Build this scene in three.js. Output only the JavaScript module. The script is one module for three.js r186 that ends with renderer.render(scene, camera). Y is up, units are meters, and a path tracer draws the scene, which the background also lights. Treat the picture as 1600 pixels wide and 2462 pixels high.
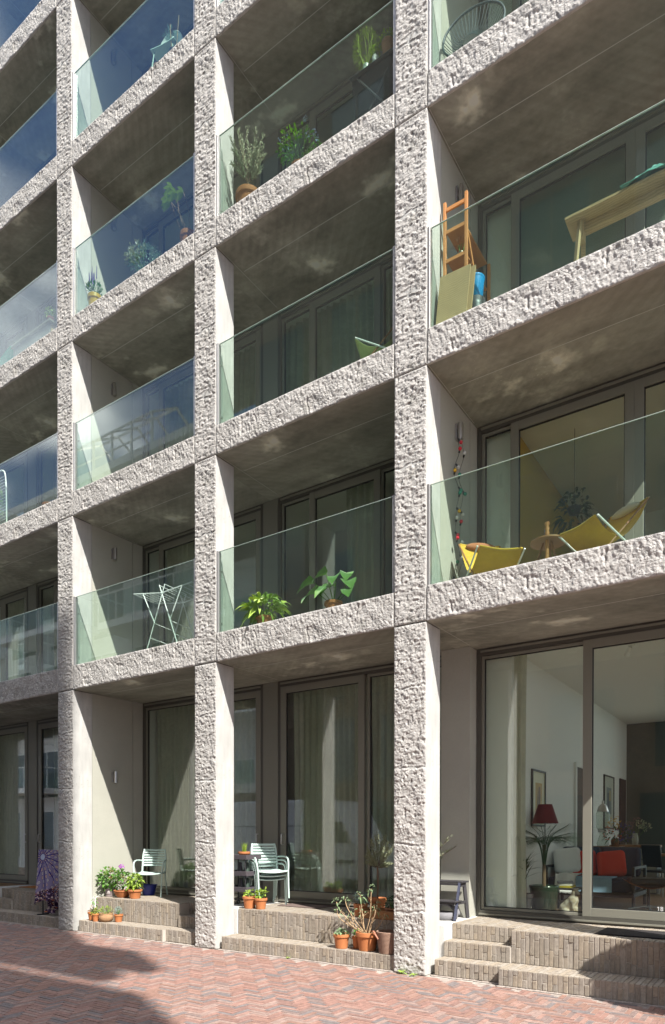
import * as THREE from 'three';
import { mergeGeometries, mergeVertices } from 'three/addons/utils/BufferGeometryUtils.js';
import { RoundedBoxGeometry } from 'three/addons/geometries/RoundedBoxGeometry.js';
import { MarchingCubes } from 'three/addons/objects/MarchingCubes.js';
import { FontLoader } from 'three/addons/loaders/FontLoader.js';
import { TextGeometry } from 'three/addons/geometries/TextGeometry.js';
import { ImprovedNoise } from 'three/addons/math/ImprovedNoise.js';

// ---------------------------------------------------------------- camera, sky, sun, exposure
const scene = new THREE.Scene();
const camera = new THREE.PerspectiveCamera(2 * Math.atan(1231 / 1647.0165) * 180 / Math.PI, 1600 / 2462, 0.1, 400);
camera.rotation.order = 'YXZ';
camera.rotation.set(-0.0080426, 0.5965831, 0.0008247);
camera.position.set(3.7557, 1.71, 7.5449);
camera.setViewOffset(1600, 2462, 0, 1231 - 2023.122, 1600, 2462);
camera.updateProjectionMatrix();
scene.add(camera);

const renderer = new THREE.WebGLRenderer({ antialias: true });
renderer.toneMapping = THREE.LinearToneMapping;
renderer.toneMappingExposure = 2.7;
renderer.shadowMap.enabled = true;

const SUN = new THREE.Vector3(1.9, 2.36, 1.0).normalize();
const sun = new THREE.DirectionalLight(new THREE.Color().setRGB(1.0, 0.965, 0.915), 3.7);
sun.position.copy(SUN).multiplyScalar(60); sun.target.position.set(-3, 4, 0);
sun.position.add(sun.target.position);
sun.castShadow = true; sun.shadow.radius = 1; sun.shadow.mapSize.set(4096, 4096);
Object.assign(sun.shadow.camera, { left: -25, right: 25, top: 25, bottom: -25, near: 1, far: 140 });
scene.add(sun, sun.target);

const perlin = new ImprovedNoise();
const noise = (x, y, z = 0) => perlin.noise(x + 31.7, y + 17.3, z + 5.1);
function fbm(x, y, z = 0, oct = 4) { let a = 0.5, s = 0; for (let i = 0; i < oct; i++) { s += a * noise(x, y, z); x *= 2.03; y *= 2.03; z *= 2.03; a *= 0.5; } return s; }
const smooth = (a, b, x) => { const t = Math.min(1, Math.max(0, (x - a) / (b - a))); return t * t * (3 - 2 * t); };
const mix = (a, b, t) => a + (b - a) * t;

{ // one clear blue sky with broken fair-weather cloud, the same all the way round
  const W = 1024, H = 512, d = new Float32Array(W * H * 4);
  for (let j = 0; j < H; j++) for (let i = 0; i < W; i++) {
    const el = (j + 0.5) / H * Math.PI - Math.PI / 2, az = ((i + 0.5) / W - 0.5) * 2 * Math.PI;
    const y = Math.sin(el), x = Math.cos(el) * Math.cos(az), z = Math.cos(el) * Math.sin(az);
    const h = Math.max(0, y), t = Math.pow(1 - h, 3.2);
    let r = mix(0.036, 0.46, t), g = mix(0.092, 0.58, t), b = mix(0.25, 0.76, t);
    const k = 1.0 / (h + 0.22), n = fbm(x * k * 1.9, z * k * 1.9, 20, 5);
    const c = smooth(-0.04, 0.22, n) * smooth(0.0, 0.12, y) * 0.92;
    r = mix(r, 1.5, c); g = mix(g, 1.52, c); b = mix(b, 1.56, c);
    const s = Math.max(0, x * SUN.x + y * SUN.y + z * SUN.z), glow = 0.5 * Math.pow(s, 24);
    const o = (j * W + i) * 4; d[o] = r + glow; d[o + 1] = g + glow * 0.95; d[o + 2] = b + glow * 0.85; d[o + 3] = 1;
  }
  const sky = new THREE.DataTexture(d, W, H, THREE.RGBAFormat, THREE.FloatType);
  sky.mapping = THREE.EquirectangularReflectionMapping; sky.magFilter = THREE.LinearFilter; sky.minFilter = THREE.LinearFilter;
  sky.wrapS = THREE.RepeatWrapping; sky.needsUpdate = true;
  scene.background = sky; scene.environment = sky; scene.backgroundIntensity = 1; scene.environmentIntensity = 1;
}

// ---------------------------------------------------------------- helpers
function rngOf(seed) { let a = seed >>> 0; return () => { a = (a + 0x6D2B79F5) | 0; let t = Math.imul(a ^ (a >>> 15), 1 | a); t = (t + Math.imul(t ^ (t >>> 7), 61 | t)) ^ t; return ((t ^ (t >>> 14)) >>> 0) / 4294967296; }; }
const R = rngOf(7);
const rr = (a, b, r = R) => a + (b - a) * r();
const V = (x, y, z) => new THREE.Vector3(x, y, z);
const rgb = (r, g, b) => new THREE.Color().setRGB(r, g, b);

function tex(size, fn, srgb = true, rep = 1) {          // fn(u, v) in 0..1 -> grey or [r, g, b] 0..1
  const d = new Uint8Array(size * size * 4);
  for (let j = 0; j < size; j++) for (let i = 0; i < size; i++) {
    const c = fn(i / size, j / size), o = (j * size + i) * 4, a = Array.isArray(c) ? c : [c, c, c];
    for (let k = 0; k < 3; k++) d[o + k] = Math.max(0, Math.min(255, a[k] * 255)); d[o + 3] = 255;
  }
  const t = new THREE.DataTexture(d, size, size); t.wrapS = t.wrapT = THREE.RepeatWrapping; t.magFilter = THREE.LinearFilter; t.minFilter = THREE.LinearFilter;
  if (srgb) t.colorSpace = THREE.SRGBColorSpace; t.repeat.set(rep, rep); t.needsUpdate = true; return t;
}
// noise that wraps in u and v
const wrapN = (u, v, f, s = 0, o = 4) => { const a = u * 2 * Math.PI, b = v * 2 * Math.PI, k = f / (2 * Math.PI); let A = 0.5, q = 0; for (let i = 0; i < o; i++) { q += A * perlin.noise(Math.cos(a) * k + 11.3 + s + Math.cos(b) * k, Math.sin(a) * k + 4.7 + Math.sin(b) * k * 0.73, Math.sin(b) * k + 8.9 + s - Math.cos(b) * k * 0.41); A *= 0.5; a; q; f *= 2; } return q; };
const tileN = (u, v, f, s = 0) => { // cheap tileable value noise by blending
  const n = (x, y) => perlin.noise(x * f + s, y * f + s * 1.7, s * 0.37 + 0.5), w = (t) => smooth(0, 1, t);
  const a = n(u, v), b = n(u - 1, v), c = n(u, v - 1), d = n(u - 1, v - 1), x = w(u), y = w(v); return mix(mix(a, b, x), mix(c, d, x), y);
};
const tileF = (u, v, f, s = 0, o = 4) => { let A = 0.5, q = 0; for (let i = 0; i < o; i++) { q += A * tileN(u, v, f, s + i * 7.3); f *= 2.1; A *= 0.5; } return q; };

function mat(name, r, g, b, rough = 0.8, extra = {}) {
  const m = (extra.transmission || extra.sheen || extra.clearcoat) ? new THREE.MeshPhysicalMaterial() : new THREE.MeshStandardMaterial();
  m.name = name; m.color.setRGB(r, g, b); m.roughness = rough; m.metalness = 0; m.side = THREE.DoubleSide; Object.assign(m, extra); return m;
}
const leafMat = (name, r, g, b, t = 0.3) => mat(name, r, g, b, 0.62, { transmission: t, thickness: 0, roughness: 0.85 });

function uvm(g, s = 1) {                                  // uv in metres from position, by the face's main direction
  if (g.index) g = g.toNonIndexed();
  const p = g.attributes.position, uv = new Float32Array(p.count * 2), a = V(), b = V(), c = V(), n = V();
  for (let i = 0; i < p.count; i += 3) {
    a.fromBufferAttribute(p, i); b.fromBufferAttribute(p, i + 1); c.fromBufferAttribute(p, i + 2);
    n.copy(b).sub(a).cross(c.clone().sub(a)); const x = Math.abs(n.x), y = Math.abs(n.y), z = Math.abs(n.z);
    [a, b, c].forEach((q, k) => { const o = (i + k) * 2; if (y >= x && y >= z) { uv[o] = q.x / s; uv[o + 1] = q.z / s; } else if (x >= z) { uv[o] = q.z / s; uv[o + 1] = q.y / s; } else { uv[o] = q.x / s; uv[o + 1] = q.y / s; } });
  }
  g.setAttribute('uv', new THREE.BufferAttribute(uv, 2)); return g;
}
const _m = new THREE.Matrix4(), _q = new THREE.Quaternion(), _e = new THREE.Euler();
function put(g, x = 0, y = 0, z = 0, rx = 0, ry = 0, rz = 0) { g.applyMatrix4(_m.compose(V(x, y, z), _q.setFromEuler(_e.set(rx, ry, rz)), V(1, 1, 1))); return g; }
const box = (x0, x1, y0, y1, z0, z1) => new THREE.BoxGeometry(x1 - x0, y1 - y0, z1 - z0).translate((x0 + x1) / 2, (y0 + y1) / 2, (z0 + z1) / 2);
const rbox = (x0, x1, y0, y1, z0, z1, r = 0.006, s = 2) => new RoundedBoxGeometry(x1 - x0, y1 - y0, z1 - z0, s, Math.min(r, (x1 - x0) * 0.49, (y1 - y0) * 0.49, (z1 - z0) * 0.49)).translate((x0 + x1) / 2, (y0 + y1) / 2, (z0 + z1) / 2);
const bar = (a, b, w, h = w) => { const d = b.clone().sub(a), l = d.length(), g = new THREE.BoxGeometry(w, l, h); g.applyMatrix4(_m.compose(a.clone().add(b).multiplyScalar(0.5), _q.setFromUnitVectors(V(0, 1, 0), d.normalize()), V(1, 1, 1))); return g; };
const rod = (a, b, r, r2 = r, n = 8) => { const d = b.clone().sub(a), l = d.length(), g = new THREE.CylinderGeometry(r2, r, l, n); g.applyMatrix4(_m.compose(a.clone().add(b).multiplyScalar(0.5), _q.setFromUnitVectors(V(0, 1, 0), d.normalize()), V(1, 1, 1))); return g; };
const tube = (pts, r, seg = 24, n = 8, closed = false) => new THREE.TubeGeometry(new THREE.CatmullRomCurve3(pts, closed), seg, r, n, closed);
const lathe = (pts, n = 28) => new THREE.LatheGeometry(pts.map(([x, y]) => new THREE.Vector2(x, y)), n);
const merge = (list) => { const a = list.map((g) => { let q = g.index ? g.toNonIndexed() : g; if (!q.attributes.uv) q.setAttribute('uv', new THREE.BufferAttribute(new Float32Array(q.attributes.position.count * 2), 2)); for (const k of Object.keys(q.attributes)) if (!['position', 'normal', 'uv'].includes(k)) q.deleteAttribute(k); return q; }); return a.length === 1 ? a[0] : mergeGeometries(a); };

const taken = {};
const numbered = (n) => { const k = taken[n] = (taken[n] ?? -1) + 1; return k ? `${n}_${String(k).padStart(3, '0')}` : n; };
const shade = (o) => { o.castShadow = o.receiveShadow = true; return o; };
function thing(name, label, category, pos = [0, 0, 0], turn = 0, group) {
  const o = new THREE.Group(); o.name = numbered(name); o.position.set(...pos); o.rotation.y = turn; o.userData = { label, category };
  if (group) o.userData.group = group; scene.add(o); return o;
}
function part(parent, name, geo, m, label) {
  const o = shade(new THREE.Mesh(Array.isArray(geo) ? merge(geo) : geo, m)); o.name = name; if (label) o.userData.label = label; parent.add(o); return o;
}
function sub(parent, name) { const o = new THREE.Group(); o.name = name; parent.add(o); return o; }
function one(name, geo, m, label, category, pos = [0, 0, 0], turn = 0, group) {
  const o = shade(new THREE.Mesh(Array.isArray(geo) ? merge(geo) : geo, m)); o.name = numbered(name); o.position.set(...pos); o.rotation.y = turn; o.userData = { label, category };
  if (group) o.userData.group = group; scene.add(o); return o;
}
function struct(name, geo, m, kind = 'structure') { const o = shade(new THREE.Mesh(Array.isArray(geo) ? merge(geo) : geo, m)); o.name = numbered(name); o.userData.kind = kind; scene.add(o); return o; }

// ---------------------------------------------------------------- materials
const tSmooth = tex(512, (u, v) => { const p = tileF(u, v, 60, 3, 2) > 0.30 ? 0.12 : 0; const n = 0.93 + 0.14 * tileF(u, v, 3, 1, 5) + 0.05 * tileF(u, v, 90, 2, 2) + 0.10 * tileF((u * 7) % 1, v, 3, 61, 3) + 0.05 * tileF((u * 19) % 1, v, 2, 71, 2); return [n - p, n * 0.995 - p, n * 0.98 - p]; });
const tSoffit = tex(512, (u, v) => {
  const w = tileF(u, v, 2.2, 9, 4), x = u + 0.05 * w, y = v + 0.08 * w;
  const big = tileF(x, y, 3.2, 21, 5), fine = tileF(u, v, 40, 5, 3), bl = smooth(0.12, 0.34, tileF(x, y, 4.4, 33, 6)), wipe = smooth(0.16, 0.36, tileF(x * 1, y * 1, 7, 47, 5)) * 0.5, dust = tileF(u, v, 120, 8, 2) > 0.24 ? smooth(0.0, 0.25, big) * 0.10 : 0;
  const str = 0.16 * tileF((x + 2) % 1, ((y + 2) * 6) % 1, 4, 81, 4) + 0.10 * tileF(((u + v + 2) * 1) % 1, ((v - u + 2) * 9) % 1, 3, 91, 3); let n = 0.70 + str + 0.28 * big + 0.10 * fine + 0.34 * bl + 0.20 * wipe + dust; return [n, n * 0.985, n * 0.95];
});
const tRough = tex(512, (u, v) => { const a = tileF(u, v, 14, 2, 5), f = tileF(u, v, 70, 6, 3), sp = tileF(u, v, 150, 12, 2); const pit = smooth(0.16, 0.34, f) * 0.16, wh = smooth(0.18, 0.34, sp) * 0.08, st = smooth(0.1, 0.34, tileF(u, v, 3, 41, 5)) * 0.10; const n = 0.90 + 0.20 * a - pit + wh - st; return [n, n * 0.985 - pit * 0.05, n * 0.965 - pit * 0.10 - st * 0.1]; });
const bRough = tex(512, (u, v) => { const f = tileF(u, v, 36, 1, 4), q = tileF(u, v, 80, 4, 3); const w = tileF(u * 1, v, 22, 31, 3); return 0.60 + 0.5 * f + 0.3 * w - 0.55 * smooth(0.14, 0.34, q); }, false);
const bFine = tex(512, (u, v) => 0.5 + 0.5 * tileF(u, v, 40, 3, 4), false);
const tBrick = tex(512, (u, v) => { const n = 0.84 + 0.22 * tileF(u, v, 9, 4, 4) + 0.16 * tileF(u, v, 50, 9, 3); const l = smooth(0.20, 0.36, tileF(u, v, 24, 15, 3)) * 0.16; return [n + l, n + l, n + l * 0.9]; });
const tPaver = tex(512, (u, v) => { const n = 0.82 + 0.26 * tileF(u, v, 7, 14, 4) + 0.22 * tileF(u, v, 46, 19, 3); const l = smooth(0.20, 0.40, tileF(u, v, 18, 25, 4)) * 0.22; return [n + l * 0.6, n + l * 0.85, n + l]; });
const tWood = tex(512, (u, v) => { const g = Math.sin((v * 26 + 2.2 * tileF(u, v, 3, 8, 3)) * 2 * Math.PI) * 0.05 + 0.10 * tileF(u * 0.999, v, 5, 3, 4), f = 0.06 * tileF(u, v, 70, 4, 2); const n = 0.88 + g + f; return [n, n * 0.97, n * 0.93]; });
const tCloth = tex(256, (u, v) => 0.92 + 0.1 * tileF(u, v, 8, 5, 3) + 0.12 * tileF(u, v, 60, 9, 2));
const tClay = tex(512, (u, v) => { const n = 0.92 + 0.14 * tileF(u, v, 5, 7, 4) + 0.06 * tileF(u, v, 50, 8, 2), l = smooth(0.2, 0.36, tileF(u, v, 6, 17, 5)) * 0.2; return [n + l * 0.2, n + l * 0.7, n + l]; });
const tDust = tex(512, (u, v) => 1 - 0.004 - 0.055 * smooth(0.12, 0.4, tileF((u * 23) % 1, v, 1.3, 13, 3)) * smooth(0.02, 0.34, tileF(u, v, 2.2, 23, 3)) - 0.03 * smooth(0.26, 0.34, tileF(u, v, 100, 33, 2)), false);
const tPlaster = tex(512, (u, v) => 0.955 + 0.07 * tileF(u, v, 4, 2, 5) + 0.03 * tileF(u, v, 80, 6, 2));

const C = {
  rough: mat('rough_concrete', 0.545, 0.538, 0.522, 0.95, { map: tRough, bumpMap: bRough, bumpScale: 0.019 }),
  smooth: mat('cast_concrete', 0.515, 0.512, 0.495, 0.85, { map: tSmooth, bumpMap: bFine, bumpScale: 0.0008 }),
  soffit: mat('soffit_concrete', 0.61, 0.62, 0.56, 0.8, { map: tSoffit, bumpMap: bFine, bumpScale: 0.001 }),
  gap: mat('open_joint', 0.045, 0.036, 0.03, 0.95),
  groove: mat('soffit_joint', 0.45, 0.45, 0.41, 0.9),
  panel: mat('wall_panel', 0.42, 0.415, 0.35, 0.75, { map: tPlaster }),
  plinth: mat('white_plinth', 0.60, 0.59, 0.56, 0.9, { map: tPlaster, bumpMap: bFine, bumpScale: 0.002 }),
  frame: mat('bronze_frame', 0.10, 0.095, 0.08, 0.42, { metalness: 0.25 }),
  frame2: mat('light_bronze_frame', 0.215, 0.21, 0.17, 0.5, { metalness: 0.15 }),
  rubber: mat('seal', 0.012, 0.012, 0.012, 0.6),
  alu: mat('aluminium', 0.42, 0.41, 0.40, 0.38, { metalness: 0.7 }),
  steel: mat('steel', 0.62, 0.61, 0.59, 0.28, { metalness: 0.95 }),
  glass: mat('window_glass', 0.92, 0.96, 0.915, 0.0, { transmission: 1, thickness: 0, ior: 1.85 }),
  rail: mat('balustrade_glass', 0.83, 0.91, 0.865, 0.0, { transmission: 1, thickness: 0, ior: 1.5, transmissionMap: tDust }),
  railEdge: mat('glass_edge', 0.46, 0.55, 0.50, 0.25),
  plateM: mat('bracket_plate', 0.45, 0.47, 0.45, 0.5, { metalness: 0.3 }),
  tile: mat('balcony_tile', 0.52, 0.50, 0.46, 0.8, { map: tPlaster }),
  white: mat('white_paint', 0.84, 0.835, 0.81, 0.85),
  ceil: mat('white_ceiling', 0.86, 0.855, 0.83, 0.9),
  green: mat('green_grey_paint', 0.085, 0.09, 0.075, 0.8),
  floor: mat('oak_floor', 0.42, 0.27, 0.14, 0.45, { map: tWood }),
  mortar: mat('mortar', 0.42, 0.38, 0.33, 0.95, { bumpMap: bFine, bumpScale: 0.004 }),
  sand: mat('joint_sand', 0.50, 0.42, 0.36, 0.98, { map: tPaver, bumpMap: bFine, bumpScale: 0.004 }),
  terra: mat('terracotta', 0.52, 0.185, 0.062, 0.75, { map: tClay }),
  terraPale: mat('old_terracotta', 0.44, 0.20, 0.10, 0.85, { map: tClay }),
  soil: mat('soil', 0.045, 0.03, 0.02, 1.0, { bumpMap: bFine, bumpScale: 0.02 }),
  mint: mat('mint_plastic', 0.46, 0.58, 0.53, 0.42),
  black: mat('black_metal', 0.02, 0.02, 0.022, 0.45),
  dark: mat('dark_metal', 0.055, 0.05, 0.055, 0.5),
  pine: mat('orange_pine', 0.60, 0.29, 0.10, 0.55, { map: tWood }),
  birch: mat('pale_birch', 0.74, 0.525, 0.31, 0.6, { map: tWood }),
  oak: mat('mid_oak', 0.40, 0.20, 0.08, 0.55, { map: tWood }),
  yellow: mat('yellow_canvas', 0.80, 0.50, 0.03, 0.9, { map: tCloth, transmission: 0.25, thickness: 0 }),
  lime: mat('pale_lime_canvas', 0.66, 0.72, 0.28, 0.9, { map: tCloth, transmission: 0.2, thickness: 0 }),
  bark: mat('bark', 0.16, 0.105, 0.065, 0.95),
  twig: mat('dry_twig', 0.46, 0.32, 0.18, 0.9),
  curtain: mat('grey_green_curtain', 0.66, 0.68, 0.57, 0.95, { transmission: 0.35, thickness: 0, map: tCloth }),
  curtainL: mat('cream_curtain', 0.80, 0.785, 0.66, 0.95, { transmission: 0.35, thickness: 0, map: tCloth }),
  olive: leafMat('olive_leaf', 0.29, 0.32, 0.19), leafT: leafMat('geranium_leaf', 0.20, 0.29, 0.13), leaf: leafMat('green_leaf', 0.10, 0.25, 0.022), leafD: leafMat('dark_leaf', 0.03, 0.085, 0.02), leafY: leafMat('yellow_green_leaf', 0.26, 0.38, 0.03), leafB: leafMat('blue_green_leaf', 0.24, 0.34, 0.30), leafDry: leafMat('dry_leaf', 0.35, 0.17, 0.07),
};
const brickMats = [[0.43, 0.365, 0.29], [0.38, 0.325, 0.258], [0.475, 0.415, 0.34], [0.40, 0.35, 0.29], [0.45, 0.375, 0.285]].map((c, i) => mat('grey_beige_brick_' + i, ...c, 0.92, { map: tBrick, bumpMap: bFine, bumpScale: 0.002 }));
const paverMats = [[0.41, 0.228, 0.178], [0.355, 0.205, 0.165], [0.45, 0.268, 0.212], [0.315, 0.222, 0.192], [0.43, 0.295, 0.245], [0.265, 0.222, 0.21], [0.385, 0.22, 0.165]].map((c, i) => mat('red_paver_' + i, ...c, 0.9, { map: tPaver, bumpMap: bFine, bumpScale: 0.002 }));

// ---------------------------------------------------------------- the apartment building
const XR = [-13.988, -10.491, -6.994, -3.497, 0, 3.497], CW = 0.44, CD = 0.41;   // right-hand edges of the columns
const B = (k) => 4.33 + 3.1 * (k - 1), T = (k) => B(k) + 0.428, FLOORS = 6, ZW = -1.6, TER = 0.585;
const house = thing('apartment_building', 'concrete apartment building with rough stone-like columns and deep glass-fronted balconies', 'building');

// a rough split face in the xy plane, 0..w by 0..h, facing +z, with its edges returned 3 cm back
function roughFace(w, h, seed, cracks, step = 0.0115, slant = 0, al = 0) {
  const nx = Math.round(w / step), ny = Math.round(h / step), pos = [], uv = [], idx = [];
  const disp = (x, y) => {
    const X = x + slant * y, a = noise(X * 5 + seed, y * 4.3, 1), wx = X + 0.02 * a, wy = y + 0.02 * noise(X * 7, y * 7 + seed, 3);
    const f = al ? 1.9 : 0.8; let d = (al ? 0.007 : 0.010) * a + 0.006 * Math.abs(noise(wx * 13, wy * 11 + seed, 2)) + 0.007 * noise(wx * 15 * f + seed, wy * (al ? 8 : 20), 4) + 0.007 * noise(wx * 26 * f, wy * (al ? 16 : 34) + seed, 6) + 0.006 * noise(wx * 80, wy * (al ? 40 : 66) + seed, 8);
    const p = noise(wx * 30 + seed * 2, wy * 22, 9); d -= (al ? 0.008 : 0.017) * smooth(0.34, 0.5, p);
    for (const c of cracks) { // a broken horizontal or upright edge between two lifts of stone
      const t = c.v ? x - c.at - 0.05 * noise(y * 6, c.at * 9, 1) - 0.02 * noise(y * 22, c.at, 2) : y - c.at - 0.055 * noise(x * 5, c.at * 7, 1) - 0.022 * noise(x * 20, c.at, 2);
      const along = c.v ? smooth(c.a ?? -1, (c.a ?? -1) + 0.05, y) * (1 - smooth((c.b ?? 9) - 0.05, c.b ?? 9, y)) : 1;
      d -= along * (0.020 * Math.exp(-t * t / 0.00012) + 0.010 * smooth(0, 0.05, t) * (1 - smooth(0.05, 0.22, t)));
    }
    const e = Math.min(x, w - x, y, h - y); return d * (0.25 + 0.75 * smooth(0, 0.025, e)) - 0.006 * (1 - smooth(0, 0.012, e));
  };
  for (let j = 0; j <= ny; j++) for (let i = 0; i <= nx; i++) { const x = i / nx * w, y = j / ny * h; pos.push(x, y, disp(x, y)); uv.push(x / 0.9 + seed * 0.13, y / 0.9 + seed * 0.29); }
  for (let j = 0; j < ny; j++) for (let i = 0; i < nx; i++) { const a = j * (nx + 1) + i, b = a + 1, c = a + nx + 1, d = c + 1; idx.push(a, b, d, a, d, c); }
  const ring = []; for (let i = 0; i <= nx; i++) ring.push(i); for (let j = 1; j <= ny; j++) ring.push(j * (nx + 1) + nx); for (let i = nx - 1; i >= 0; i--) ring.push(ny * (nx + 1) + i); for (let j = ny - 1; j > 0; j--) ring.push(j * (nx + 1));
  const b0 = pos.length / 3; for (const r of ring) { pos.push(pos[r * 3], pos[r * 3 + 1], pos[r * 3 + 2]); uv.push(uv[r * 2], uv[r * 2 + 1]); } for (const r of ring) { pos.push(pos[r * 3], pos[r * 3 + 1], -0.035); uv.push(uv[r * 2] + 0.03, uv[r * 2 + 1] + 0.03); }
  const n = ring.length; for (let i = 0; i < n; i++) { const a = b0 + i, b = b0 + (i + 1) % n, c = a + n, d = b + n; idx.push(a, c, b, b, c, d); }
  const g = new THREE.BufferGeometry(); g.setAttribute('position', new THREE.Float32BufferAttribute(pos, 3)); g.setAttribute('uv', new THREE.Float32BufferAttribute(uv, 2)); g.setIndex(idx); g.computeVertexNormals(); return g;
}
const colFace = roughFace(CW - 0.004, 3.1 - 0.018, 3.3, [{ at: 0.92 }, { at: 1.95 }]);
const colFaceG = roughFace(CW - 0.004, 4.33 - 0.016, 8.1, [{ at: 0.75 }, { at: 1.6 }, { at: 2.55 }, { at: 3.55 }]);
const beamFace = [roughFace(3.497 - CW - 0.026, 0.428 - 0.004, 1.9, [{ v: 1, at: 0.32, a: 0.0, b: 0.2 }, { v: 1, at: 1.24, a: 0.1, b: 0.3 }, { v: 1, at: 2.62, a: 0.12, b: 0.36 }, { v: 1, at: 2.05, a: 0.2, b: 0.4 }], 0.0115, 0.35, 1), roughFace(3.497 - CW - 0.026, 0.428 - 0.004, 6.4, [{ v: 1, at: 0.5, a: 0.1, b: 0.4 }, { v: 1, at: 1.7, a: 0.0, b: 0.25 }, { v: 1, at: 2.5, a: 0.2, b: 0.4 }], 0.0115, 0.35, 1)];
const shiftUV = (g, a, b, f) => { const u = g.attributes.uv; for (let i = 0; i < u.count; i++) { const x = u.getX(i), y = u.getY(i); u.setXY(i, (f ? -x : x) + a, y + b); } return g; };
XR.forEach((x) => {
  const col = sub(house, 'column');
  const core = (y0, y1) => part(col, 'column_core', uvm(rbox(x - CW, x, y0, y1, -CD, -0.012, 0.008), 1.3), C.smooth);
  core(0.0, B(1) - 0.008); for (let k = 1; k <= FLOORS; k++) core(B(k) + 0.008, k < FLOORS ? B(k + 1) - 0.008 : T(k));
  part(col, 'joint_filler', box(x - CW + 0.01, x - 0.01, 0.1, T(FLOORS) - 0.1, -CD + 0.02, -0.03), C.gap);
  const f = part(col, 'rough_face', colFaceG, C.rough); f.position.set(x - CW + 0.002, 0.004, 0);
  for (let k = 1; k < FLOORS; k++) { const q = part(col, 'rough_face', colFace, C.rough); q.position.set(x - CW + 0.002, B(k) + 0.009, 0); }
});
for (let i = 0; i < XR.length - 1; i++) {
  const xa = XR[i], xb = XR[i + 1] - CW;
  for (let k = 1; k <= FLOORS; k++) {
    const bm = part(house, 'beam_face', beamFace[i % 2], C.rough); bm.position.set(xa + 0.013, B(k) + 0.002, 0);
    const sl = sub(house, 'balcony_slab'), x0 = XR[i] - CW / 2 - 0.001, x1 = XR[i + 1] - CW / 2 - 0.003;
    part(sl, 'slab', shiftUV(uvm(box(x0, x1, B(k), T(k), -9.6, -0.034), 3.1), i * 0.371 + k * 0.613, i * 0.723 + k * 0.287, (i + k) % 2), C.soffit);
    part(sl, 'balcony_floor', uvm(box(x0 + CW / 2 + 0.004, x1 - CW / 2, T(k) + 0.0005, T(k) + 0.004, ZW - 0.06, -0.04), 1.5), C.tile);
    part(sl, 'joint_strip', box(xa + 0.05, xb - 0.05, B(k) - 0.002, B(k) + 0.004, -0.595, -0.585), C.groove);
    part(sl, 'joint_strip', box(xa + 0.012, xa + 0.019, B(k) - 0.002, B(k) + 0.004, -1.45, -0.05), C.groove);
    part(sl, 'room_ceiling', box(x0, x1, B(k) - 0.02, B(k) - 0.001, -9.6, ZW - 0.12), C.ceil);
  }
}
// party walls: in line with every second column
for (const [i, x] of [[0, -13.988], [2, -6.994], [4, 0], [6, 6.994]]) for (let k = 0; k < FLOORS; k++) {
  const y0 = k ? T(k) : 0, y1 = B(k + 1), w = sub(house, 'party_wall');
  if (!(i === 4 && k === 0)) part(w, 'wall_panel', uvm(box(x - CW + 0.01, x - 0.003, y0 + (k ? 0.002 : 0), y1 - 0.006, -1.338, -CD - 0.004), 2), C.panel);
  part(w, 'wall_pier', uvm(box(x - CW + 0.012, x + 0.002, y0 + 0.002, y1 - 0.004, -1.64, -1.348), 2), C.panel);
  part(w, 'room_wall', box(x - CW, x + (i === 4 ? 0.45 : 0), y0, y1, -9.6, -1.75), C.white);
}
for (const [i, x] of [[0, -13.988], [2, -6.994], [4, 0]]) for (let k = 0; k < FLOORS; k++) { // walls at the back of the rooms
  const y0 = k ? T(k) : 0, z = k || i !== 4 ? -5.6 : -9.5; if (k || i !== 4) part(house, 'room_back_wall', box(x, x + 6.56, y0, B(k + 1), z - 0.1, z), C.white); else { part(house, 'room_back_wall', box(x, x + 2.4, y0, B(k + 1), z - 0.1, z), C.green); const w = sub(house, 'garden_window'); part(w, 'pane', box(x + 2.46, x + 6.5, TER + 0.1, B(1) - 0.08, z - 0.06, z - 0.04), C.glass); part(w, 'frame', [box(x + 2.4, x + 2.46, TER, B(1) - 0.02, z - 0.1, z), box(x + 4.45, x + 4.51, TER + 0.1, B(1) - 0.08, z - 0.1, z - 0.062), box(x + 2.46, x + 6.5, TER, TER + 0.1, z - 0.1, z), box(x + 2.46, x + 6.5, B(1) - 0.08, B(1) - 0.02, z - 0.1, z)], C.frame); }
  part(house, 'room_floor', uvm(box(x, x + 6.56, k ? y0 : 0.3, (k ? y0 : TER) + 0.05, z, ZW - 0.06), 1.2), C.floor);
}
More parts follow.
